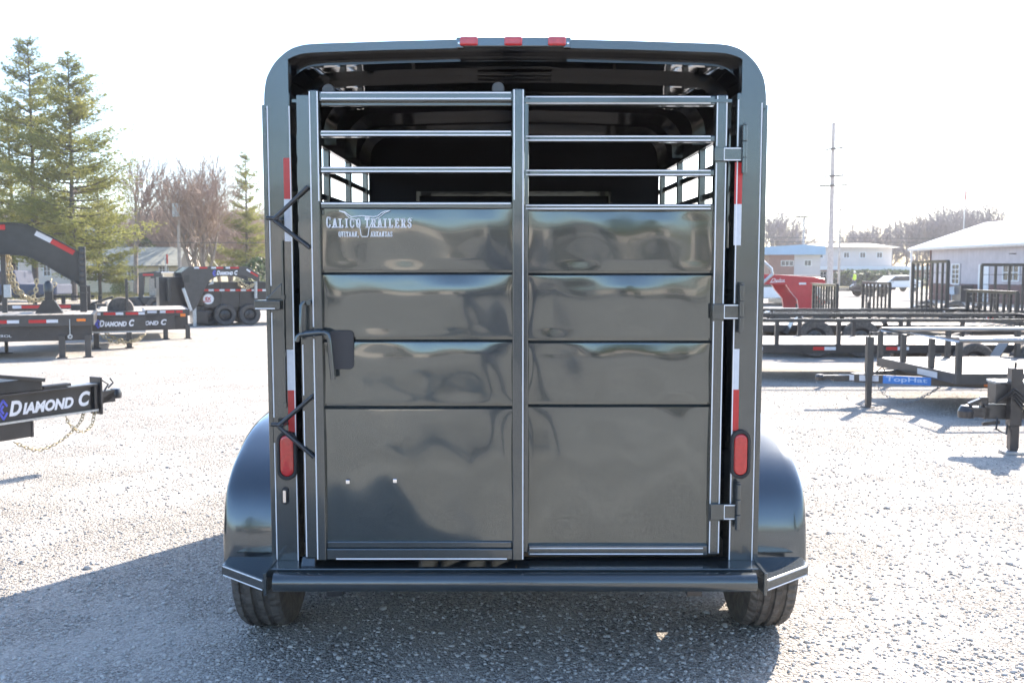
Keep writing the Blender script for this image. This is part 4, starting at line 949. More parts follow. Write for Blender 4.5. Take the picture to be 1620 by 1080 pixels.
for y, s in ((y0+.1, -1), (y1-.1, 1)): mb.beam((1.0, y, zg-.03), (-.75, s*.05, zg-.03), .05, .10)
mb.build('tongue', M['grey'], UT, bevel=.004)
MB().box(-1.0, -.05, zg-.07, -.55, .05, zg+.0).box(-1.14, -.04, zg-.05, -1.0, .04, zg-.0).lathe((-1.16,0,zg-.02), (0,0,1), [(0,-.04),(.05,-.04),(.055,0),(.04,.03),(0,.035)], 14).build('coupler', M['grey'], UT, smooth=True, angle=30)
yy = -.065
nrm2 = Vector((-(y0+.1+.05), 0, 0)); 
d = (Vector((1.0, y0+.1, 0))-Vector((-.75, -.05, 0))).normalized(); nn = Vector((d.y, -d.x, 0)); nn = nn if nn.y < 0 else -nn
def ton(t, z): return Vector((-.75, -.05, zg-.03+z))+d*t+nn*.026
mb = MB(); mb.beam(ton(.33,0)+nn*.001, ton(.86,0)+nn*.001, .003, .095); mb.build('blue_decal', M['blue'], UT)
lt = MB(); text_into(lt, 'TopHat', ton(.36,-.034), d, (0,0,1), nn, width=.46, height=.07, bold=.02, th=.005); lt.build('lettering', pm('pale_print', (.45,.60,.80), .4, var=.05), UT)
mb = MB(); mb.beam(ton(.06,.006), ton(.28,.006), .004, .07).beam(ton(-.18,.006), ton(.0,.006), .004, .07); mb.build('data_sticker', M['tape_white'], UT)
MB().beam(ton(1.42,.0), ton(1.52,.0), .01, .06).build('marker_lamp', M['lens_orange'], UT)
MB().box(-.004, y0+.45, dz-.10, -.001, y0+.95, dz-.03).build('paper_tag', M['tape_white'], UT)
simple_jack(UT, -.62, -.42+.25, .0, .86, 'grey', .03, .06)
MB().beam((-.62,-.17,zg),(-.62,.0,zg),.06,.05).build('jack_bracket', M['grey'], UT)
ch = Chains(); chain(ch, [(-.5,-.06,zg-.07),(-.38,-.1,.14),(-.12,-.12,.06),(.10,-.2,.16),(.22,-.3,zg-.09)], .05, .005); ch.build('safety_chain', M['steel'], UT, smooth=True)
mb = MB().tube([(-.5,-.1,zg+.04),(-.45,-.15,zg+.12),(-.38,-.12,zg+.02),(-.3,-.15,zg+.05),(-.25,-.1,zg-.03)], .008, 6); mb.build('wiring_lead', M['rubber'], UT, smooth=True)
for s, y in ((-1, y0-.13), (1, y1+.13)):
    for x in (2.2,): wheel_y(UT, x, y, .33, s)
    mb = MB(); pr = [(1.68,.48),(1.82,.70),(1.98,.76),(2.42,.76),(2.58,.70),(2.72,.48)]
    for p, q in zip(pr, pr[1:]): mb.beam((p[0],y,p[1]),(q[0],y,q[1]),.24,.01)
    mb.build('fender', M['grey'], UT)
# second tongue, cut by the right edge
c = wp(1515, 648, 8.6); ST = thing('tilt_trailer', 'dark trailer tongue with battery box and steel jack foot at the right edge', 'trailer', (c.x+.1, 8.6, 0), (0,0,R(-4)))
z = c.z
mb = MB().beam((.12,0,z-.01),(2.2,0,z-.01),.12,.13); mb.build('tongue_beam', M['grey'], ST, bevel=.005)
mb = MB().box(-.02,-.06,z-.06,.16,.06,z+.03).lathe((-.02,0,z-.01),(0,0,1),[(0,-.06),(.07,-.06),(.075,0),(.05,.05),(0,.06)],14).beam((.0,0,z+.05),(.14,0,z+.11),.05,.03).box(.10,-.03,z+.03,.16,.03,z+.12); mb.build('coupler', M['black'], ST, smooth=True, angle=30)
MB().box(.20,-.09,z+.07,.50,.10,z+.25).build('battery_box', M['grey'], ST, bevel=.008)
MB().box(.19,-.10,z+.252,.51,.11,z+.275).build('box_lid', M['steel'], ST, bevel=.006)
jx = pl(ST, 1604, 650, -.12).x
mb = MB().box(jx-.05,-.17,z-.12,jx+.05,-.07,z+.40).box(jx-.038,-.158,.03,jx+.038,-.082,z-.12).tube([(jx,-.12,z+.4),(jx,-.12,z+.45)],.012,8)
mb.build('jack', M['black'], ST, bevel=.004)
MB().box(jx-.09,-.20,.0,jx+.10,-.04,.028).build('jack_foot', M['steel'], ST, bevel=.004)
mb = MB()
for k in range(4): mb.tube([(jx-.15+.03*k,-.1,z+.08+.02*k),(jx-.03,-.19,z+.22-.03*k),(jx+.12,-.16,z+.1-.05*k),(jx+.35,-.1,z+.02)], .008, 6)
mb.build('cable_bundle', M['rubber'], ST, smooth=True)
MB().box(jx+.06,-.066,z-.0,jx+.16,-.063,z+.04).build('warning_sticker', M['gold'], ST)
mb = MB().tube([(jx-.12,-.07,z-.06),(jx-.14,-.1,z-.16),(jx-.06,-.12,z-.2),(jx-.04,-.1,z-.08)], .010, 6).beam((jx-.25,-.07,z-.12),(jx-.1,-.07,z-.1),.02,.03); mb.build('breakaway_lever', M['black'], ST)
MB().box(1.6,-1,.4,5,1,.52).build('frame', M['grey'], ST)
# ============================================================ RIGHT: rows of black trailers
H1 = utility_trailer('utility_trailer', 'low black railed trailer with tape on its side rail, second in from the front right', (8.6, 15.1, 0), R(180), 5.6, 2.0, .56, .38, posts=7, tandem=True, fend=False, wr=.30, deck='planks_y', axle_at=.24)
for x in (-1.1,): pass
tape_run(H1, 5.2, .4, .50, 1.006, .05, 'r', seg=(.17,.17), gap=.75)
H2 = utility_trailer('utility_trailer', 'black tandem trailer with arched fenders over black rimmed wheels behind the pipe-rail trailer', (9.85, 19.4, 0), R(180), 6.4, 2.1, .62, .24, posts=4, tandem=True, wr=.36, deck='planks_y', gate=(.05, .62, -.0), gatebars=8)
K1 = utility_trailer('utility_trailer', 'black trailer with a low square ramp gate raised beside the red trailer', (8.15, 24.6, 0), R(180), 4, 1.95, .62, .05, posts=3, gate=(.04, .70, -.0), gatebars=9, rails=True, wr=.33)
K2 = utility_trailer('utility_trailer', 'black trailer with a low ramp gate raised, between the two other raised gates', (9.62, 25.2, 0), 0, 3.2, 1.95, .62, .05, posts=3, gate=(.04, .74, 0), gatebars=7, wr=.33)
K3 = utility_trailer('utility_trailer', 'black trailer with a tall slanting ramp gate raised in front of the barn window', (9.75, 22.1, 0), R(180), 5.4, 1.95, .62, .06, posts=5, gate=(.04, 1.26, -.0), gatebars=7, wr=.33)
K4 = utility_trailer('utility_trailer', 'black trailer with the tallest ramp gate frame, before the barn door at the right edge', (12.3, 22.0, 0), R(-90), 4.4, 3.0, .66, .10, posts=4, gate=(.04, 1.15, 0), gatebars=9, wr=.33)
K5 = utility_trailer('utility_trailer', 'black trailer with a mesh gate cut by the right edge, nearer than the tallest gate', (11.0, 18.0, 0), R(-90), 4.0, 1.9, .60, .12, posts=4, gate=(.02, 1.06, 0), gatebars=6, wr=.33)
# parked low trailer with grey square wheelboxes behind the first row
# red gooseneck
Yr = 30.0; pz = wp(1250, 490, Yr)
RG = thing('gooseneck_trailer', 'red gooseneck flatbed trailer with white script on its neck, right beside the stock trailer', 'trailer', (pz.x, Yr, 0))
tr = lambda pts, y=0.: trace(RG, pts, y)
for dy in (0, 1.7):
    MB().prism([p+Vector((0,dy,0)) for p in tr([(1195,434),(1204,433),(1290,438),(1305,441),(1307,452),(1285,455),(1284,490),(1264,490),(1262,474),(1250,460),(1244,450),(1195,450)])], (0,.14,0)).build('neck_side', M['red'], RG, bevel=.012)
p, q = tr([(1204,433),(1300,440)]); MB().box(p.x, .14, q.z+.04, q.x, 1.7, p.z-.04).build('neck_deck', M['wood_pale'], RG)
a_, b_ = tr([(1284,458),(1300,482)]); MB().beam(a_, b_, .05, .08, (0,1,0)).build('neck_strut', M['red'], RG)
p, q = tr([(1240,491),(1420,498)]); MB().box(p.x, -.1, q.z, q.x+2, 2.2, p.z).build('bed', M['black'], RG)
o = tr([(1219,446)])[0]; lt = MB(); text_into(lt, 'Delta', (o.x, -.005, o.z), (1,0,0), (0,0,1), (0,-1,0), width=.44, height=.11, shear=.4, th=.004); lt.ribbon([(o.x-.02,-.008,o.z-.02),(o.x+.45,-.008,o.z+.01)], .014, (0,-1,0)); lt.build('lettering', M['stripe'], RG)
for u0, u1 in ((1264,1275),):
    p, q = tr([(u0,447),(u1,450)]); MB().box(p.x, -.012, q.z, q.x, -.002, p.z).build('reflective_tape', M['tape_white'], RG)
MB().tube(tr([(1200,412),(1208,414),(1220,425),(1222,434),(1208,446),(1200,452)], -.3), .05, 10).build('hoop_rail', M['steel'], RG, smooth=True)
for xx in (4.2, 5.1): wheel_y(RG, xx, -.2, .38, -1)
for u in (1274,): c = tr([(u, 489)])[0]; MB().box(c.x-.08, .0, .02, c.x+.08, .14, c.z).build('landing_leg', M['red'], RG)
# boat-like white car and trailer seen under the red neck
def car(name, label, loc, rz, mat, L=4.6, H=1.45, kind='car', cat='car'):
    r = thing(name, label, cat, loc, (0,0,rz))
    W = 1.8; s = L/4.6
    if kind == 'pickup': pr = [(-2.6,.45),(-2.6,.95),(-1.35,1.05),(-.75,1.72),(.45,1.78),(.62,1.05),(2.6,1.05),(2.6,.5)]; cab = [(-1.2,1.06),(-.72,1.66),(.38,1.72),(.5,1.06)]
    else: pr = [(-2.25,.35),(-2.28,.62),(-2.0,.78),(-1.15,.9),(-.5,1.38),(.9,1.42),(1.65,1.0),(2.2,.92),(2.28,.5),(2.2,.35)]; cab = [(-1.0,.92),(-.45,1.33),(.85,1.37),(1.4,.98)]
    pr = [(x*s, z*H/1.45 if kind != 'pickup' else z) for x, z in pr]; cab = [(x*s, z*H/1.45 if kind != 'pickup' else z) for x, z in cab]
    MB().prism([(x, -W/2, z) for x, z in pr], (0, W, 0)).build('body', M[mat], r, bevel=.08, seg=3, smooth=True, angle=50)
    for y in (-W/2-.004, W/2+.004):
        MB().prism([(x, y, z) for x, z in cab], (0, .003 if y > 0 else -.003, 0)).build('side_window', M['glass'], r)
    for x in (-1.45*s, 1.4*s):
        for y, q in ((-W/2+.08,-1),(W/2-.08,1)): wheel_y(r, x, y, .34 if kind != 'pickup' else .40, q)
    for y in (-.65,.65): MB().box(pr[0][0]-.03, y-.16, .6, pr[0][0]+.06, y+.16, .72).build('headlight', M['chrome'], r, bevel=.02)
    return r
car('parked_car', 'white parked car under the red gooseneck neck', (wp(1222, 455, 48).x, 48, 0), 0, 'white')
utility_trailer('utility_trailer', 'far dark tandem trailer beyond the low ramp gates, in front of the person', (wp(1335, 460, 66).x, 66, 0), 0, 3.2, 2.0, .60, .05, posts=2, tandem=True, wr=.38, tape=False)
car('parked_car', 'pale parked car seen through the tall slanting ramp gate', (wp(1414, 460, 84).x, 84, 0), R(10), 'white')
car('pickup_truck', 'dark blue pickup parked far left behind the gold chains', (wp(24, 455, 50).x, 50, 0), 0, 'cloth', kind='pickup', cat='truck')
# small flat trailer under the neck
TS = utility_trailer('utility_trailer', 'small pale-decked trailer with tape standing behind the red gooseneck leg', (wp(1226, 470, 38).x, 38, 0), R(0), 2.2, 2.0, .55, .05, deck='wood_pale', posts=2, wr=.36, tape=False)
tape_run(TS, .2, 2.1, .49, -1.004, .09, 'r', seg=(.5,.5))

# ============================================================ PERSON in a safety vest, far away
def person(loc, rz):
    r = thing('person', 'person in a yellow-green safety vest and dark trousers standing far off by the brick building', 'person', loc, (0,0,rz))
    J = {'pel':(0,0,.95),'sp':(0,.01,1.15),'ch':(0,.01,1.36),'nk':(0,0,1.50),'hd':(0,-.01,1.60),'tp':(0,-.01,1.72),
         'hl':(.10,0,.90),'kl':(.12,-.03,.50),'al':(.13,.02,.09),'tl':(.15,-.14,.04),'hr':(-.10,0,.90),'kr':(-.12,-.02,.50),'ar':(-.14,.03,.09),'tr':(-.16,-.13,.04),
         'sl':(.19,.01,1.42),'el':(.27,.02,1.15),'wl':(.22,-.16,.98),'fl':(.19,-.22,.95),'sr':(-.19,.01,1.42),'er':(-.26,.03,1.15),'wr':(-.27,-.06,.90),'fr':(-.26,-.09,.82)}
    Rr = {'pel':.15,'sp':.13,'ch':.155,'nk':.06,'hd':.09,'tp':.07,'hl':.10,'kl':.06,'al':.045,'tl':.035,'hr':.10,'kr':.06,'ar':.045,'tr':.035,'sl':.065,'el':.045,'wl':.03,'fl':.028,'sr':.065,'er':.045,'wr':.03,'fr':.028}
    E = [('pel','sp'),('sp','ch'),('ch','nk'),('nk','hd'),('hd','tp'),('pel','hl'),('hl','kl'),('kl','al'),('al','tl'),('pel','hr'),('hr','kr'),('kr','ar'),('ar','tr'),('ch','sl'),('sl','el'),('el','wl'),('wl','fl'),('ch','sr'),('sr','er'),('er','wr'),('wr','fr')]
    ks = list(J); me = bpy.data.meshes.new('body'); me.from_pydata([J[k] for k in ks], [(ks.index(a), ks.index(b)) for a, b in E], [])
    o = bpy.data.objects.new('body', me); COL.objects.link(o); o.parent = r
    sk = o.modifiers.new('skin', 'SKIN'); o.modifiers.new('sub', 'SUBSURF').levels = 1; o.modifiers['sub'].render_levels = 1
    if not me.skin_vertices: pass
    for i, k in enumerate(ks):
        sv = me.skin_vertices[0].data[i] if me.skin_vertices else None
        if sv: sv.radius = (Rr[k], Rr[k]*.8); sv.use_root = (k == 'pel')
    me.materials.append(M['skin'])
    MB().lathe((0,0,0),(0,0,1),[(.16,.93),(.20,1.0),(.205,1.2),(.225,1.35),(.20,1.46),(.09,1.50)],16,fn=lambda rr,h,k,j: rr*(.82+.18*abs(math.cos(2*math.pi*k/16)))).build('safety_vest', M['vest'], r, smooth=True)
    mb = MB()
    for s in (-1,1): mb.tube([(s*.02,0,.99),(s*.10,0,.86),(s*.125,-.03,.50),(s*.14,.02,.10)], .115, 10, r2=.07)
    mb.build('trousers', M['cloth'], r, smooth=True)
    mb = MB()
    for s in (-1,1): mb.tube([(s*.17,0,1.44),(s*.24,.01,1.32),(s*.265,.02,1.17)], .078, 10, r2=.06)
    mb.build('sleeves', M['cloth'], r, smooth=True)
    MB().lathe((0,-.01,1.66),(0,0,1),[(.125,0),(.105,.005),(.10,.06),(.06,.11),(0,.12)],14).build('hard_hat', M['white'], r, smooth=True)
    return r
pc = wp(1351, 455, 96); person((pc.x, 96, 0), R(20))

# ============================================================ BUILDINGS
def window(parent, x0, x1, z0, z1, y, nx=2, nz=2, fm='white', s=-1, gm='glass'):
    f = MB(); t = .07
    f.box(x0-t, y-.05, z0-t, x0, y, z1+t).box(x1, y-.05, z0-t, x1+t, y, z1+t).box(x0, y-.05, z0-t, x1, y, z0).box(x0, y-.05, z1, x1, y, z1+t)
    for k in range(1, nx): x = x0+(x1-x0)*k/nx; f.box(x-.02, y-.04, z0, x+.02, y-.012, z1)
    for k in range(1, nz): z = z0+(z1-z0)*k/nz; f.box(x0, y-.037, z-.02, x1, y-.010, z+.02)
    w_ = f.build('window', M[fm], parent); MB().box(x0, y-.009, z0, x1, y-.002, z1).build('pane', M[gm], w_); return w_
# house behind the left row
Yh = 78.; H = thing('house', 'pale clapboard house with grey-green shingle roof and gridded windows behind the left trailers', 'house', (wp(240, 450, Yh).x, Yh, 0))
hx = lambda u: pl(H, u, 440, 0).x; hz = lambda v: pl(H, 240, v, 0).z
x0, x1 = hx(120), hx(292); ze, zr = hz(418), hz(389)
MB().box(x0, 0, 0, x1, 7, ze).build('wall', M['clap'], H)
mb = MB().prism([(x0-.5,-.5,ze-.12),(x0-.5,3.5,zr),(x0-.5,7.5,ze-.12),(x0-.5,7.3,ze-.2),(x0-.5,3.5,zr-.15),(x0-.5,-.3,ze-.2)], (x1-x0+1.0,0,0)); mb.build('roof', M['shingle'], H)
MB().prism([(x1-.01,0,ze-.15),(x1-.01,3.5,zr-.14),(x1-.01,7,ze-.15)], (-.1,0,0)).build('gable', M['white_wall'], H)
for u0, u1 in ((203,217),(253,266),(150,163)): window(H, hx(u0), hx(u1), hz(444), hz(421), 0, 3, 4)
# gable wing with white face
MB().prism([(hx(288),-.6,0),(hx(306),-.6,0),(hx(306),-.6,hz(412)),(hx(299),-.6,hz(391)),(hx(290),-.6,hz(416)),(hx(288),-.6,hz(418))], (0,.55,0)).build('porch_gable', M['white_wall'], H)
MB().box(hx(276),-2.0,hz(452),hx(277.5),-1.9,hz(408)).build('flag_pole', M['white'], H); MB().box(hx(277.5),-1.97,hz(418),hx(280),-1.93,hz(403)).build('porch_flag', M['tape_red'], H)
H2_ = thing('house', 'grey-roofed house half hidden behind the pine trunks far left', 'house', (wp(85, 440, 86).x, 86, 0))
hx = lambda u: pl(H2_, u, 440, 0).x; hz = lambda v: pl(H2_, 85, v, 0).z
MB().box(hx(-40), 0, 0, hx(150), 8, hz(402)).build('wall', M['white_wall'], H2_)
MB().prism([(hx(-46),-.5,hz(404)),(hx(-46),4,hz(352)),(hx(-46),8.5,hz(404))], (hx(156)-hx(-46),0,0)).build('roof', M['shingle'], H2_)
for u0, u1 in ((70,80),(95,105),(20,30)): window(H2_, hx(u0), hx(u1), hz(436), hz(414), 0, 2, 3)
# barn on the right: its long side runs towards the camera
BN = thing('metal_barn', 'pale metal barn with white ribbed gable roof and brown base at the right edge', 'barn', (25.55, 58, 0), (0,0,R(-85)))
ze = 3.24; Lb = 17; Wb = 9.0; zr_ = 4.80
MB().box(0, 0, 1.0, Lb, Wb, ze).build('wall', M['ribbed'], BN)
MB().box(-.02, -.03, 0, Lb+.02, Wb+.03, .998).build('wainscot', M['brick_brown'], BN)
MB().prism([(-1.9,-.55,ze-.10),(-1.9,Wb/2,zr_),(-1.9,Wb+.55,ze-.10),(-1.9,Wb+.5,ze-.24),(-1.9,Wb/2,zr_-.16),(-1.9,-.5,ze-.24)], (Lb+2.6,0,0)).build('roof', M['roof_rib'], BN)
for gx_ in (.05, Lb-.15): MB().prism([(gx_,0.02,ze),(gx_,Wb/2,zr_-.18),(gx_,Wb-.02,ze)], (.1,0,0)).build('gable', M['lavender'], BN)
MB().box(-.06,-.06,0,.06,-.0305,ze-.1).build('corner_trim', M['brick_brown'], BN)
MB().box(-1.8,-.4,0,-1.68,-.28,ze-.2).build('porch_post', M['white'], BN)
MB().box(-.5,-.60,ze-.16,Lb+.4,-.551,ze-.05).build('gutter', M['white'], BN)
bx = lambda u, v=450: pl(BN, u, v, 0).x
window(BN, bx(1507), bx(1518), .98+.05, 2.1, -.03, 2, 4)
window(BN, bx(1588), bx(1612), 1.25, 2.05, -.03, 3, 2)
MB().box(bx(1549),-.08,.05,bx(1565),-.031,2.1).build('door', M['white'], BN)
MB().box(bx(1606),-.4,2.6,bx(1606)+.05,-.031,2.65).build('bracket', M['black'], BN)
def by(u, y, off): q = MATS[BN.name] @ Vector((bx(u), y, 0)); return (q.x+off, q.y, 0)
DS = thing('satellite_dish', 'small white oval dish standing against the brown base of the barn', 'dish', by(1530, -.9, 0))
MB().tube([(0,0,0),(0,0,.6)],.03,8).build('mast', M['steel'], DS); MB().lathe((0,-.05,.62),(-.3,-1,.2),[(0,0),(.13,.02),(.24,.06),(.23,.045),(.13,0),(0,-.02)],20).build('bowl', M['white'], DS, smooth=True)
AC = thing('equipment_box', 'dark box on the ground beside the white dish at the barn', 'box', by(1537, -.5, 0)); MB().box(-.35,-.5,0,.35,.5,.9).box(-.37,-.52,.9,.37,.52,.95).build('casing', M['black'], AC, bevel=.03)
# long brick building, white upper storey, blue-roofed wing
Yk = 124.; BK = thing('office_building', 'long red-brick office with pale two-storey upper part beyond the yard', 'building', (wp(1390, 450, Yk).x, Yk, 0))
kx = lambda u: pl(BK, u, 430, 0).x; kz = lambda v: pl(BK, 1390, v, 0).z
MB().box(kx(1200), 0, -.02, kx(1500), 14, kz(427)).build('wall', M['brickwall'], BK)
MB().box(kx(1196), -.8, kz(427)+.002, kx(1504), 14.5, kz(421)).build('flat_roof', M['white'], BK)
MB().box(kx(1298), 2, kz(421)+.01, kx(1420), 14, kz(389)).build('upper_wall', M['white_wall'], BK)
MB().prism([(kx(1298)-.8,1.2,kz(390)),(kx(1320),7,kz(386)+.3),(kx(1408),7,kz(386)+.3),(kx(1420)+.8,1.2,kz(390)),(kx(1420)+.8,1.2,kz(391)),(kx(1298)-.8,1.2,kz(391))], (0,14,0)).build('upper_roof', M['siding'], BK)
for u in (1305, 1347, 1373, 1400): window(BK, kx(u-4), kx(u+4), kz(407), kz(399), 2, 2, 1)
for u in (1300, 1330, 1400, 1430, 1470): window(BK, kx(u-7), kx(u+7), kz(441), kz(430), 0, 3, 2)
for k, u in enumerate((1318, 1345, 1372, 1410, 1440)):
    pass
BW = thing('workshop_building', 'blue-roofed workshop with brick and pale walls between stock trailer and tall pole', 'building', (wp(1255, 440, 112).x, 112, 0))
kx = lambda u: pl(BW, u, 430, 0).x; kz = lambda v: pl(BW, 1255, v, 0).z
MB().box(kx(1216), 0, 0, kx(1256), 10, kz(402)).build('brick_wall', M['brickwall'], BW)
MB().box(kx(1256)+.01, .1, 0, kx(1298), 10, kz(402)).build('pale_wall', M['lavender'], BW)
MB().prism([(kx(1200),-.6,kz(403)),(kx(1200),-.6,kz(391)),(kx(1270),-.6,kz(387)),(kx(1303),-.6,kz(390)),(kx(1303),-.6,kz(403))], (0,11,0)).build('roof', M['roof_blue'], BW)
window(BW, kx(1236), kx(1254), kz(420), kz(413), 0, 3, 1); window(BW, kx(1273), kx(1283), kz(420), kz(412), .1, 2, 1)
# hedges before the office
def shrub(name, label, loc, rx, rz_, n=700, m='needle_dark', leaf=.10, seed=1, group=None, cat='shrub', conic=False):
    r = thing(name, label, cat, loc, (0,0,0), group); rnd = random.Random(seed); mb = MB(); vs = []; fs = []
    for i in range(n):
        t = rnd.random(); a = rnd.random()*6.283; q = rnd.random()**.5
        z = t*rz_; k_ = (1-t)**.7 if conic else math.sqrt(max(0, 1-(t*1.0)**2.4))
        k_ *= 1+.18*math.sin(3*a+seed)+.12*math.sin(7*a+5*t)
        x, y = math.cos(a)*rx*k_*q, math.sin(a)*rx*k_*q
        d = Vector((rnd.uniform(-1,1), rnd.uniform(-1,1), rnd.uniform(-1,1))).normalized(); e = d.cross(Vector((rnd.uniform(-1,1), rnd.uniform(-1,1), 1))).normalized(); s = leaf*rnd.uniform(.6,1.4)
        c = Vector((x,y,z+.05)); b = len(vs); vs += [c-d*s, c+e*s*.6, c+d*s, c-e*s*.6]; fs.append((b,b+1,b+2,b+3))
    mb.add(vs, fs).build('foliage', M[m], r); MB().tube([(0,0,0),(0,0,rz_*.7)], .05, 6, r2=.02).build('stem', M['bark'], r); return r
for i, (u, wd) in enumerate(((1345,2.6),(1366,2.2),(1400,3.2),(1424,3.0))):
    shrub('shrub', ['dark shrub at the brick wall nearest the tall pole','dark shrub just right of the person in the vest','wide dark shrub below the brick wall behind the low ramp gate','dark shrub at the right end of the brick wall row'][i], (wp(u,450,120).x, 120, 0), wd, 1.9, 600, leaf=.3, seed=i, group='shrubs along the brick wall')
shrub('shrub', 'tall dark-green conical shrub on the left of the house roof', (wp(229,400,84).x, 84, 0), 1.3, 4.6, 1500, leaf=.16, seed=5, conic=False)
shrub('shrub', 'dark-green bush touching the left edge of the stock trailer', (wp(410,440,52).x, 52, 0), 1.5, 2.4, 1800, leaf=.10, seed=6)
shrub('shrub', 'small round olive shrub beside the pale house', (wp(190,450,70).x, 70, 0), .75, 1.1, 900, leaf=.07, seed=7, m='needle')

# ============================================================ POLES AND WIRES
def pole(label, u, vt, Y, r, arms, xf=False, mat='pole'):
    p = wp(u, 440, Y); h = wp(u, vt, Y).z
    t = thing('utility_pole', label, 'pole', (p.x, Y, 0)); MB().tube([(0,0,0),(0,0,h)], r, 12, r2=r*.6).build('shaft', M[mat], t, smooth=True, angle=50)
    for v, hw, tilt in arms:
        z = wp(u, v, Y).z; MB().beam((-hw,-r-.06,z-tilt),(hw,-r-.06,z+tilt),.14,.17).build('cross_arm', M['bark'], t)
        for s in (-1, 1): MB().lathe((s*hw*.95,-r-.06,z+s*tilt+.06),(0,0,1),[(.05,0),(.08,.1),(.04,.2),(0,.22)],8).build('insulator', M['white'], t)
    if xf: z = wp(u, xf, Y).z; MB().tube([(.0,-r-.35,z-.5),(.0,-r-.35,z+.5)], .28, 14).build('transformer', M['steel'], t, smooth=True, angle=50)
    return t
pole('tallest pale utility pole with several cross arms, right of the stock trailer', 1313, 194, 95, .30, ((236,.85,.1),(279,.95,.05),(294,1.35,.05)))
pole('short thin pole with a single cross arm left of the tallest pole', 1270, 342, 118, .17, ((343,1.1,0),))
pole('thin utility pole close on the right of the tallest pole', 1327, 330, 118, .17, ((331,.5,0),))
pole('grey utility pole with a transformer among the bare trees on the left', 284.5, 290, 74, .15, (), xf=333)
def wire(label, pts, r=.02, sag=.4, n=14):
    A, B = [Vector(p) for p in pts]; P_ = [A.lerp(B, i/n)-Vector((0,0,sag*4*(i/n)*(1-i/n))) for i in range(n+1)]
    o = MB().tube([p-A for p in P_], r, 5).build('utility_wire', M['wire'], None, smooth=True); o.location = A; o['label'] = label; o['category'] = 'wire'; o['group'] = 'overhead wires'
wire('highest faint overhead wire crossing the tall pines', (wp(-150,206,55), wp(420,232,82)), .012)
wire('upper wire of the close pair crossing the pines', (wp(-150,268,52), wp(330,276,80)), .018)
wire('lower wire of the close pair crossing the pines', (wp(-150,275,52), wp(330,282,80)), .018)
wire('low overhead wire in front of the bare trees by the house', (wp(-120,378,70), wp(560,384,72)), .022, .1)
wire('upper overhead wire above the blue-roofed workshop', (wp(900,372,110), wp(1700,378,114)), .03, .1)
wire('lower overhead wire above the blue-roofed workshop', (wp(900,379,110), wp(1700,384,114)), .03, .1)
FP = thing('flag_pole', 'thin flag pole with a red flag above the far right trees', 'flag pole', (wp(1522,440,130).x, 130, 0))
z = wp(1522,297,130).z; MB().tube([(0,0,0),(0,0,z)], .05, 8).build('shaft', M['white'], FP); MB().prism([(.06,0,z-.1),(.35,.1,z-.5),(.30,.1,z-2.0),(.06,0,z-1.6)], (0,.03,0)).build('flag', M['tape_red'], FP)

# ============================================================ TREES
def pine_mesh(h, rad, z0, seed, whorl=.55, dens=1., lean=0., leaf=.16, droop=.1, top_thin=False):
    rnd = random.Random(seed); tk = MB(); tk.tube([(lean*t*t, .1*math.sin(t*5+seed), h*t) for t in [i/12 for i in range(13)]], .012*h+.02, 9, r2=.02)
    br = MB(); vs = []; fs = []; z = z0
    while z < h-.2:
        t = (z-z0)/(h-z0); env = rad*((1-t)**.72)*(1.0 if t > .06 else .75)+.12
        for k in range(rnd.randint(3, 6)):
            a = rnd.random()*6.283; L = env*rnd.uniform(.45, 1.12); up = (.05+.55*t)+rnd.uniform(-.12,.15); bz = z+rnd.uniform(-.25,.25)
            c0 = Vector((lean*(bz/h)**2, 0, bz)); pts = []
            for i in range(6):
                s = i/5; pts.append(c0+Vector((math.cos(a+.1*math.sin(s*4)), math.sin(a), 0))*(L*s)+Vector((0,0,up*L*s*(.6+.5*s)-droop*L*math.sin(s*3.1)*(1-t))))
            br.tube(pts, .012+.012*L, 4, r2=.006)
            nc = int((4+30*L)*dens)
            for q in range(nc):
                s = rnd.uniform(.28, 1.03); i = min(4, int(s*5)); p = pts[i].lerp(pts[i+1], min(1, s*5-i)); sp = (.035+.115*L)*(1.1-.5*abs(s-.6)); lf = leaf*(.55+.45*min(1, L/2))
                p = p+Vector((rnd.gauss(0,sp), rnd.gauss(0,sp), rnd.gauss(0,sp*.28)+.03))
                for w_ in range(5):
                    d = Vector((math.cos(a)*.6+rnd.uniform(-1,1), math.sin(a)*.6+rnd.uniform(-1,1), rnd.uniform(-.1,.8))).normalized(); e = d.cross(Vector((rnd.uniform(-1,1),rnd.uniform(-1,1),rnd.uniform(-1,1)))).normalized()*lf*rnd.uniform(.10,.2); l = lf*rnd.uniform(.7,1.5)
                    b = len(vs); vs += [p-e, p+e, p+d*l]; fs.append((b,b+1,b+2))
        z += whorl*rnd.uniform(.5,1.1)*(1-.35*t)
    cr = MB(); cr.add(vs, fs); return tk, br, cr
def pine(label, u, vt, Y, rad, z0, seed, m='needle', group=None, **kw):
    p = wp(u, 440, Y); h = wp(u, vt, Y).z; t = thing('pine_tree', label, 'tree', (p.x, Y, 0), (0,0,0), group)
    tk, br, cr = pine_mesh(h, rad, z0, seed, **kw); k = tk.build('trunk', M['bark'], t, smooth=True); br.build('branches', M['bark'], k); cr.build('crown', M[m], t); return t
PA = pine('tall pine with bare lower trunk, left of the two big pines over the curved neck', 57, 63, 58, 4.2, 3.4, 11, dens=1.35, whorl=.5)
PB = pine('tallest full pine directly above the coupler post of the curved neck', 118, 84, 56, 4.4, 2.6, 23, dens=1.5, whorl=.5)
pine('slimmer pine behind the others at the far left edge', 22, 150, 62, 3.0, 3.0, 31, dens=1.2)
pine('pine cut by the left edge of the view', -40, 100, 60, 3.8, 3.0, 41, dens=1.5)
pine('bushy low pine between the big pines and the bare trees', 158, 268, 66, 3.0, 1.2, 47, dens=1.3)
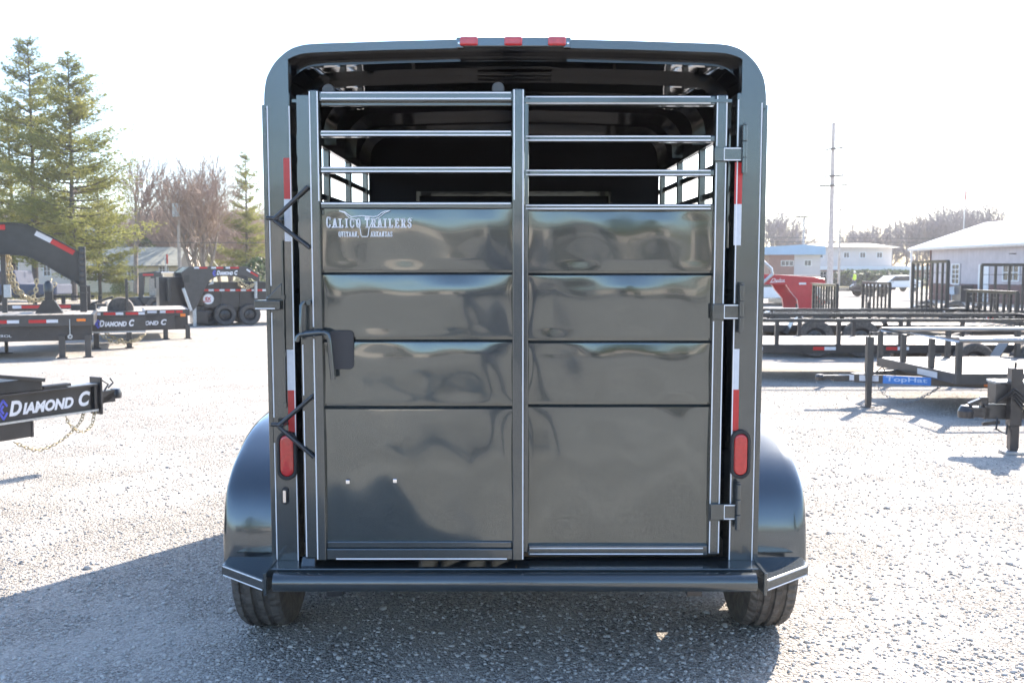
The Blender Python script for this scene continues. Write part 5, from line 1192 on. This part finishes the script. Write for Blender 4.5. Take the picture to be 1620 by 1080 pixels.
pine('slim blue-green pine next to the left side of the stock trailer', 392, 240, 80, 2.7, 1.8, 53, dens=1.15, leaf=.2)

def bare_mesh(h, spread, seed, levels=4, stems=1, tw=.010, upk=.5, dens=1.0, r0=None, cap_=90000):
    rnd = random.Random(seed); tk = MB(); cr = MB(); r0 = r0 or h*.016
    def grow(p, d, L, r, lv):
        n = 4; pts = [p]; dd = d.copy()
        for i in range(n):
            dd = (dd+Vector((rnd.gauss(0,.10), rnd.gauss(0,.10), rnd.gauss(.03,.06)))).normalized(); pts.append(pts[-1]+dd*(L/n))
        r2 = max(tw*.6, r*.55); (tk if lv <= 1 else cr).tube(pts, max(tw, r), 6 if lv < 2 else 3, r2=r2, cap=False)
        if lv >= levels or len(cr.v) > cap_: return
        nb = rnd.randint(4, 5) if lv else rnd.randint(6, 8)
        nb = max(2, int(nb*dens))
        for k in range(nb):
            s = rnd.uniform(.3, 1.0) if k else 1.0; i = min(n-1, int(s*n)); q = pts[i].lerp(pts[i+1], min(1, s*n-i))
            az = rnd.random()*6.283; tl = rnd.uniform(.25, .85)*spread; a = dd.cross(Vector((math.cos(az), math.sin(az), .2))).normalized()
            nd = (dd*math.cos(tl)+a*math.sin(tl)+Vector((0,0,upk*.25))).normalized(); grow(q, nd, L*rnd.uniform(.52,.78), r2*rnd.uniform(.6,.95), lv+1)
    for s in range(stems):
        a = rnd.random()*6.283; t = 0 if stems == 1 else rnd.uniform(.10,.42)
        grow(Vector((math.cos(a)*.1, math.sin(a)*.1, 0)), Vector((math.cos(a)*t, math.sin(a)*t*.6, 1)).normalized(), h*(.42 if stems == 1 else .46), r0, 0)
    zs = max([v[2] for v in cr.v] or [h]); k = h/zs
    for m_ in (tk, cr): m_.v = [(v[0]*k, v[1]*k, v[2]*k) for v in m_.v]
    return tk, cr
def bare(label, u, vt, Y, seed, m='twig', bk='bark_grey', group=None, **kw):
    p = wp(u, 440, Y); h = wp(u, vt, Y).z; t = thing('bare_tree', label, 'tree', (p.x, Y, 0), (0,0,0), group)
    tk, cr = bare_mesh(h, kw.pop('spread', 1.), seed, **kw); tk.build('trunk', M[bk], t, smooth=True); cr.build('crown', M[m], t); return t

bare('large many-stemmed bare tree rising behind the house gable', 318, 205, 76, 4, stems=5, spread=.95, upk=.6, tw=.02)
bare('brown upright bare tree just right of the pines', 213, 218, 74, 8, spread=.8, tw=.018, dens=1.1)
bare('thin bare tree leaning behind the transformer pole', 268, 222, 84, 15, stems=2, spread=.8, tw=.02)
proto = bare('low brown bare tree forming the thicket behind the house', 245, 300, 96, 21, stems=4, spread=1.25, tw=.017, upk=.2, dens=1.2, group='brown thicket trees behind the house')
GL_ = ['leftmost brown thicket tree behind the pines','brown thicket tree behind the house roof ridge','brown thicket tree right of the transformer pole','brown thicket tree behind the many-stemmed tree','brown thicket tree left of the slim pine','brown thicket tree behind the slim pine','brown thicket tree touching the stock trailer edge','brown thicket tree far behind the big pines','brown thicket tree at the left edge of the view','brown thicket tree above the far house roof','brown thicket tree filling behind the white gable','brown thicket tree behind the dump trailer neck']
for i, (u, Y, sc) in enumerate(((190,98,.95),(226,102,1.0),(292,94,.95),(330,100,1.05),(362,92,.95),(386,98,1.0),(420,96,1.0),(140,100,1.1),(20,96,1.2),(80,104,1.1),(310,108,1.15),(350,110,1.2))):
    dup(proto, (wp(u,440,Y).x, Y, 0), (0,0,i*1.3), GL_[i], (sc,sc,sc*random.Random(i).uniform(.85,1.1)))
# far right row of bare trees
pa = bare('bare tree right behind the blue-roofed workshop, beside the stock trailer', 1222, 318, 150, 61, m='twig_pale', stems=3, spread=.8, tw=.035, upk=.5, dens=1.0, group='bare trees along the right horizon')
pb_ = bare('bare tree above the flat end of the office roof', 1412, 326, 160, 71, m='twig_pale', stems=1, spread=.9, tw=.035, upk=.5, dens=1.0, group='bare trees along the right horizon')
RL = ['second bare tree from the stock trailer on the right','bare tree left of the short pole','bare tree right of the thin pole','bare tree over the office upper roof, first','bare tree over the middle of the office upper roof','bare tree over the right end of the office upper roof','bare tree left of the barn, first of the dense row','bare tree left of the barn, second of the dense row','bare tree directly left of the barn roof edge','bare tree over the left slope of the barn roof','bare tree just left of the red flag','bare tree just right of the red flag','bare tree above the barn ridge','tree above the barn between the flag and the big crown','low bare tree behind the office right end','low bare tree far behind the tallest pole']
for i, (u, vt, Y) in enumerate(((1240,322,165),(1256,350,170),(1345,345,160),(1365,338,170),(1385,348,150),(1432,332,165),(1450,326,150),(1470,318,165),(1488,316,150),(1505,312,160),(1516,305,170),(1540,306,160),(1560,308,150),(1578,322,160),(1400,352,175),(1300,358,180))):
    src = (pa, pb_)[i % 2]; h = wp(u, vt, Y).z; h0 = wp(*((1222,318,150) if i % 2 == 0 else (1412,326,160))).z; k = h/h0
    dup(src, (wp(u,440,Y).x, Y, 0), (0,0,i*2.1+.5), RL[i], (k*1.05,k*1.05,k))
bare('big spreading bare tree behind the barn roof at the top right edge', 1612, 262, 92, 83, m='twig_pale', spread=.95, tw=.022, dens=.9)
# unseen woods added behind the camera for the gate panels to mirror: one mass
mb = MB(); rnd = random.Random(5); vs = []; fs = []
for k in range(18000):
    a = rnd.uniform(math.pi*.98, math.pi*2.02); Rr = rnd.uniform(95,125)
    hh = ((3.2 if Rr > 200 else 6)+(1 if Rr > 200 else 2.5)*math.sin(a*23)+2*math.sin(a*57+1)+1.5*math.sin(a*131))*(1 if Rr > 200 else 1.0)
    x, y, z = Rr*math.cos(a), Rr*math.sin(a), hh*rnd.random()**.8; s = (.5 if Rr > 200 else .38)*rnd.uniform(.6,1.5)
    d = Vector((rnd.uniform(-1,1), rnd.uniform(-1,1), rnd.uniform(-1,1))).normalized()*s; e = d.cross(Vector((rnd.uniform(-1,1),1,rnd.uniform(-1,1)))).normalized()*s*.45; c = Vector((x,y,z)); b = len(vs); vs += [c-d, c+e, c+d, c-e]; fs.append((b,b+1,b+2,b+3))
o = mb.add(vs, fs).build('reflected_woods', M['twig_pale'], None, kind='stuff', label='leafless woods added unseen behind the camera, mirrored along the gate panels', cat='woods')
# dry grass tufts at the lot's left edge
vs = []; fs = []; rnd = random.Random(9)
for k in range(16000):
    x = rnd.uniform(-48, -2); y = rnd.uniform(57.5, 76)+(x+30)*.05; a = rnd.random()*6.28; s = rnd.uniform(.03,.08); h = rnd.uniform(.06,.22)
    b = len(vs); vs += [(x-s*math.cos(a), y-s*math.sin(a), -.02), (x+s*math.cos(a), y+s*math.sin(a), -.02), (x+rnd.uniform(-.05,.05), y, h)]; fs.append((b,b+1,b+2))
MB().add(vs, fs).build('grass', M['grass'], None, kind='stuff', label='dry yellowish grass strip behind the left trailers', cat='grass')

# ============================================================ BEHIND THE CAMERA: photographer, and unseen things added for the glossy gate to mirror
def photographer():
    r = thing('person', 'person in dark clothes with raised arms holding a camera, mirrored in the gate panels', 'person', (0, -.32, 0))
    J = {'pel':(0,0,.98),'sp':(0,0,1.18),'ch':(0,-.02,1.40),'nk':(0,0,1.54),'hd':(0,.02,1.64),'tp':(0,.0,1.75),
         'hl':(.10,0,.92),'kl':(.20,.02,.50),'al':(.28,-.02,.09),'tl':(.31,.14,.04),'hr':(-.10,0,.92),'kr':(-.20,.02,.50),'ar':(-.28,-.02,.09),'tr':(-.31,.14,.04),
         'sl':(.20,-.01,1.46),'el':(.34,.08,1.28),'wl':(.12,.20,1.50),'fl':(.08,.22,1.56),'sr':(-.20,-.01,1.46),'er':(-.34,.08,1.28),'wr':(-.12,.20,1.50),'fr':(-.08,.22,1.56)}
    Rr = dict(pel=.16,sp=.14,ch=.165,nk=.06,hd=.095,tp=.07,hl=.11,kl=.07,al=.05,tl=.04,hr=.11,kr=.07,ar=.05,tr=.04,sl=.07,el=.05,wl=.035,fl=.035,sr=.07,er=.05,wr=.035,fr=.035)
    E = [('pel','sp'),('sp','ch'),('ch','nk'),('nk','hd'),('hd','tp'),('pel','hl'),('hl','kl'),('kl','al'),('al','tl'),('pel','hr'),('hr','kr'),('kr','ar'),('ar','tr'),('ch','sl'),('sl','el'),('el','wl'),('wl','fl'),('ch','sr'),('sr','er'),('er','wr'),('wr','fr')]
    ks = list(J); me = bpy.data.meshes.new('body'); me.from_pydata([J[k] for k in ks], [(ks.index(a), ks.index(b)) for a, b in E], [])
    o = bpy.data.objects.new('body', me); COL.objects.link(o); o.parent = r; o.modifiers.new('skin', 'SKIN'); m = o.modifiers.new('sub', 'SUBSURF'); m.levels = m.render_levels = 1
    if me.skin_vertices:
        for i, k in enumerate(ks): sv = me.skin_vertices[0].data[i]; sv.radius = (Rr[k], Rr[k]*.8); sv.use_root = (k == 'pel')
    me.materials.append(M['cloth'])
photographer()
for i, (x, y, a, lab) in enumerate(((-9, -13, 8, 'black trailer added unseen behind the camera on the left, mirrored in the gate'), (1.5, -17, -4, 'black trailer added unseen straight behind the camera, mirrored in the gate'), (11, -14, 12, 'black trailer added unseen behind the camera on the right, mirrored in the gate'))):
    dup(K3, (x, y, 0), (0,0,R(a)), lab)  # trailers added out of view so the panels have dark shapes to mirror
for i, (x, y, sc, lab) in enumerate(((-16, -42, .9, 'pine tree added unseen far behind the camera on the left for gate reflections'), (7, -46, .8, 'pine tree added unseen far behind the camera near the middle for gate reflections'), (26, -40, 1., 'pine tree added unseen far behind the camera on the right for gate reflections'))):
    dup(PB, (x, y, 0), (0,0,i*2.), lab, (sc,)*3)  # pines added out of view for the panel reflections
SH = thing('reflected_building', 'made-up pale building added behind the camera for gate reflections, dark doors and brown roof', 'building', (-6, -52, 0))  # invented building, out of view, only there for the panel reflections
MB().box(-24, -10, 0, 20, 0, 3.6).build('wall', M['white_wall'], SH); MB().prism([(-24.6,-10.6,3.5),(-24.6,.6,3.5),(-24.6,-5,5.6)], (45.2,0,0)).build('roof', M['shingle'], SH)
for x in (-20,-13,-6,2,9,15): MB().box(x, .001, .05, x+3, .05, 2.7).build('door', M['black'], SH)

# ============================================================ AIR: haze volume added, mainly standing in for lens veiling glare
hz_ = MB().box(-330, -180, -1.0, 330, 290, 26).mesh('haze'); ho = bpy.data.objects.new('haze', hz_); COL.objects.link(ho)
hm = bpy.data.materials.new('haze'); hm.use_nodes = True; n = hm.node_tree; n.nodes.remove(n.nodes['Principled BSDF'])
pv = n.nodes.new('ShaderNodeVolumePrincipled'); pv.inputs['Color'].default_value = (.9,.93,1,1); pv.inputs['Density'].default_value = .00055; pv.inputs['Anisotropy'].default_value = .35
n.links.new(pv.outputs[0], n.nodes['Material Output'].inputs['Volume']); hz_.materials.append(hm); ho['kind'] = 'stuff'; ho['label'] = 'thin haze volume added over the yard, mainly standing in for lens glare'; ho['category'] = 'haze'
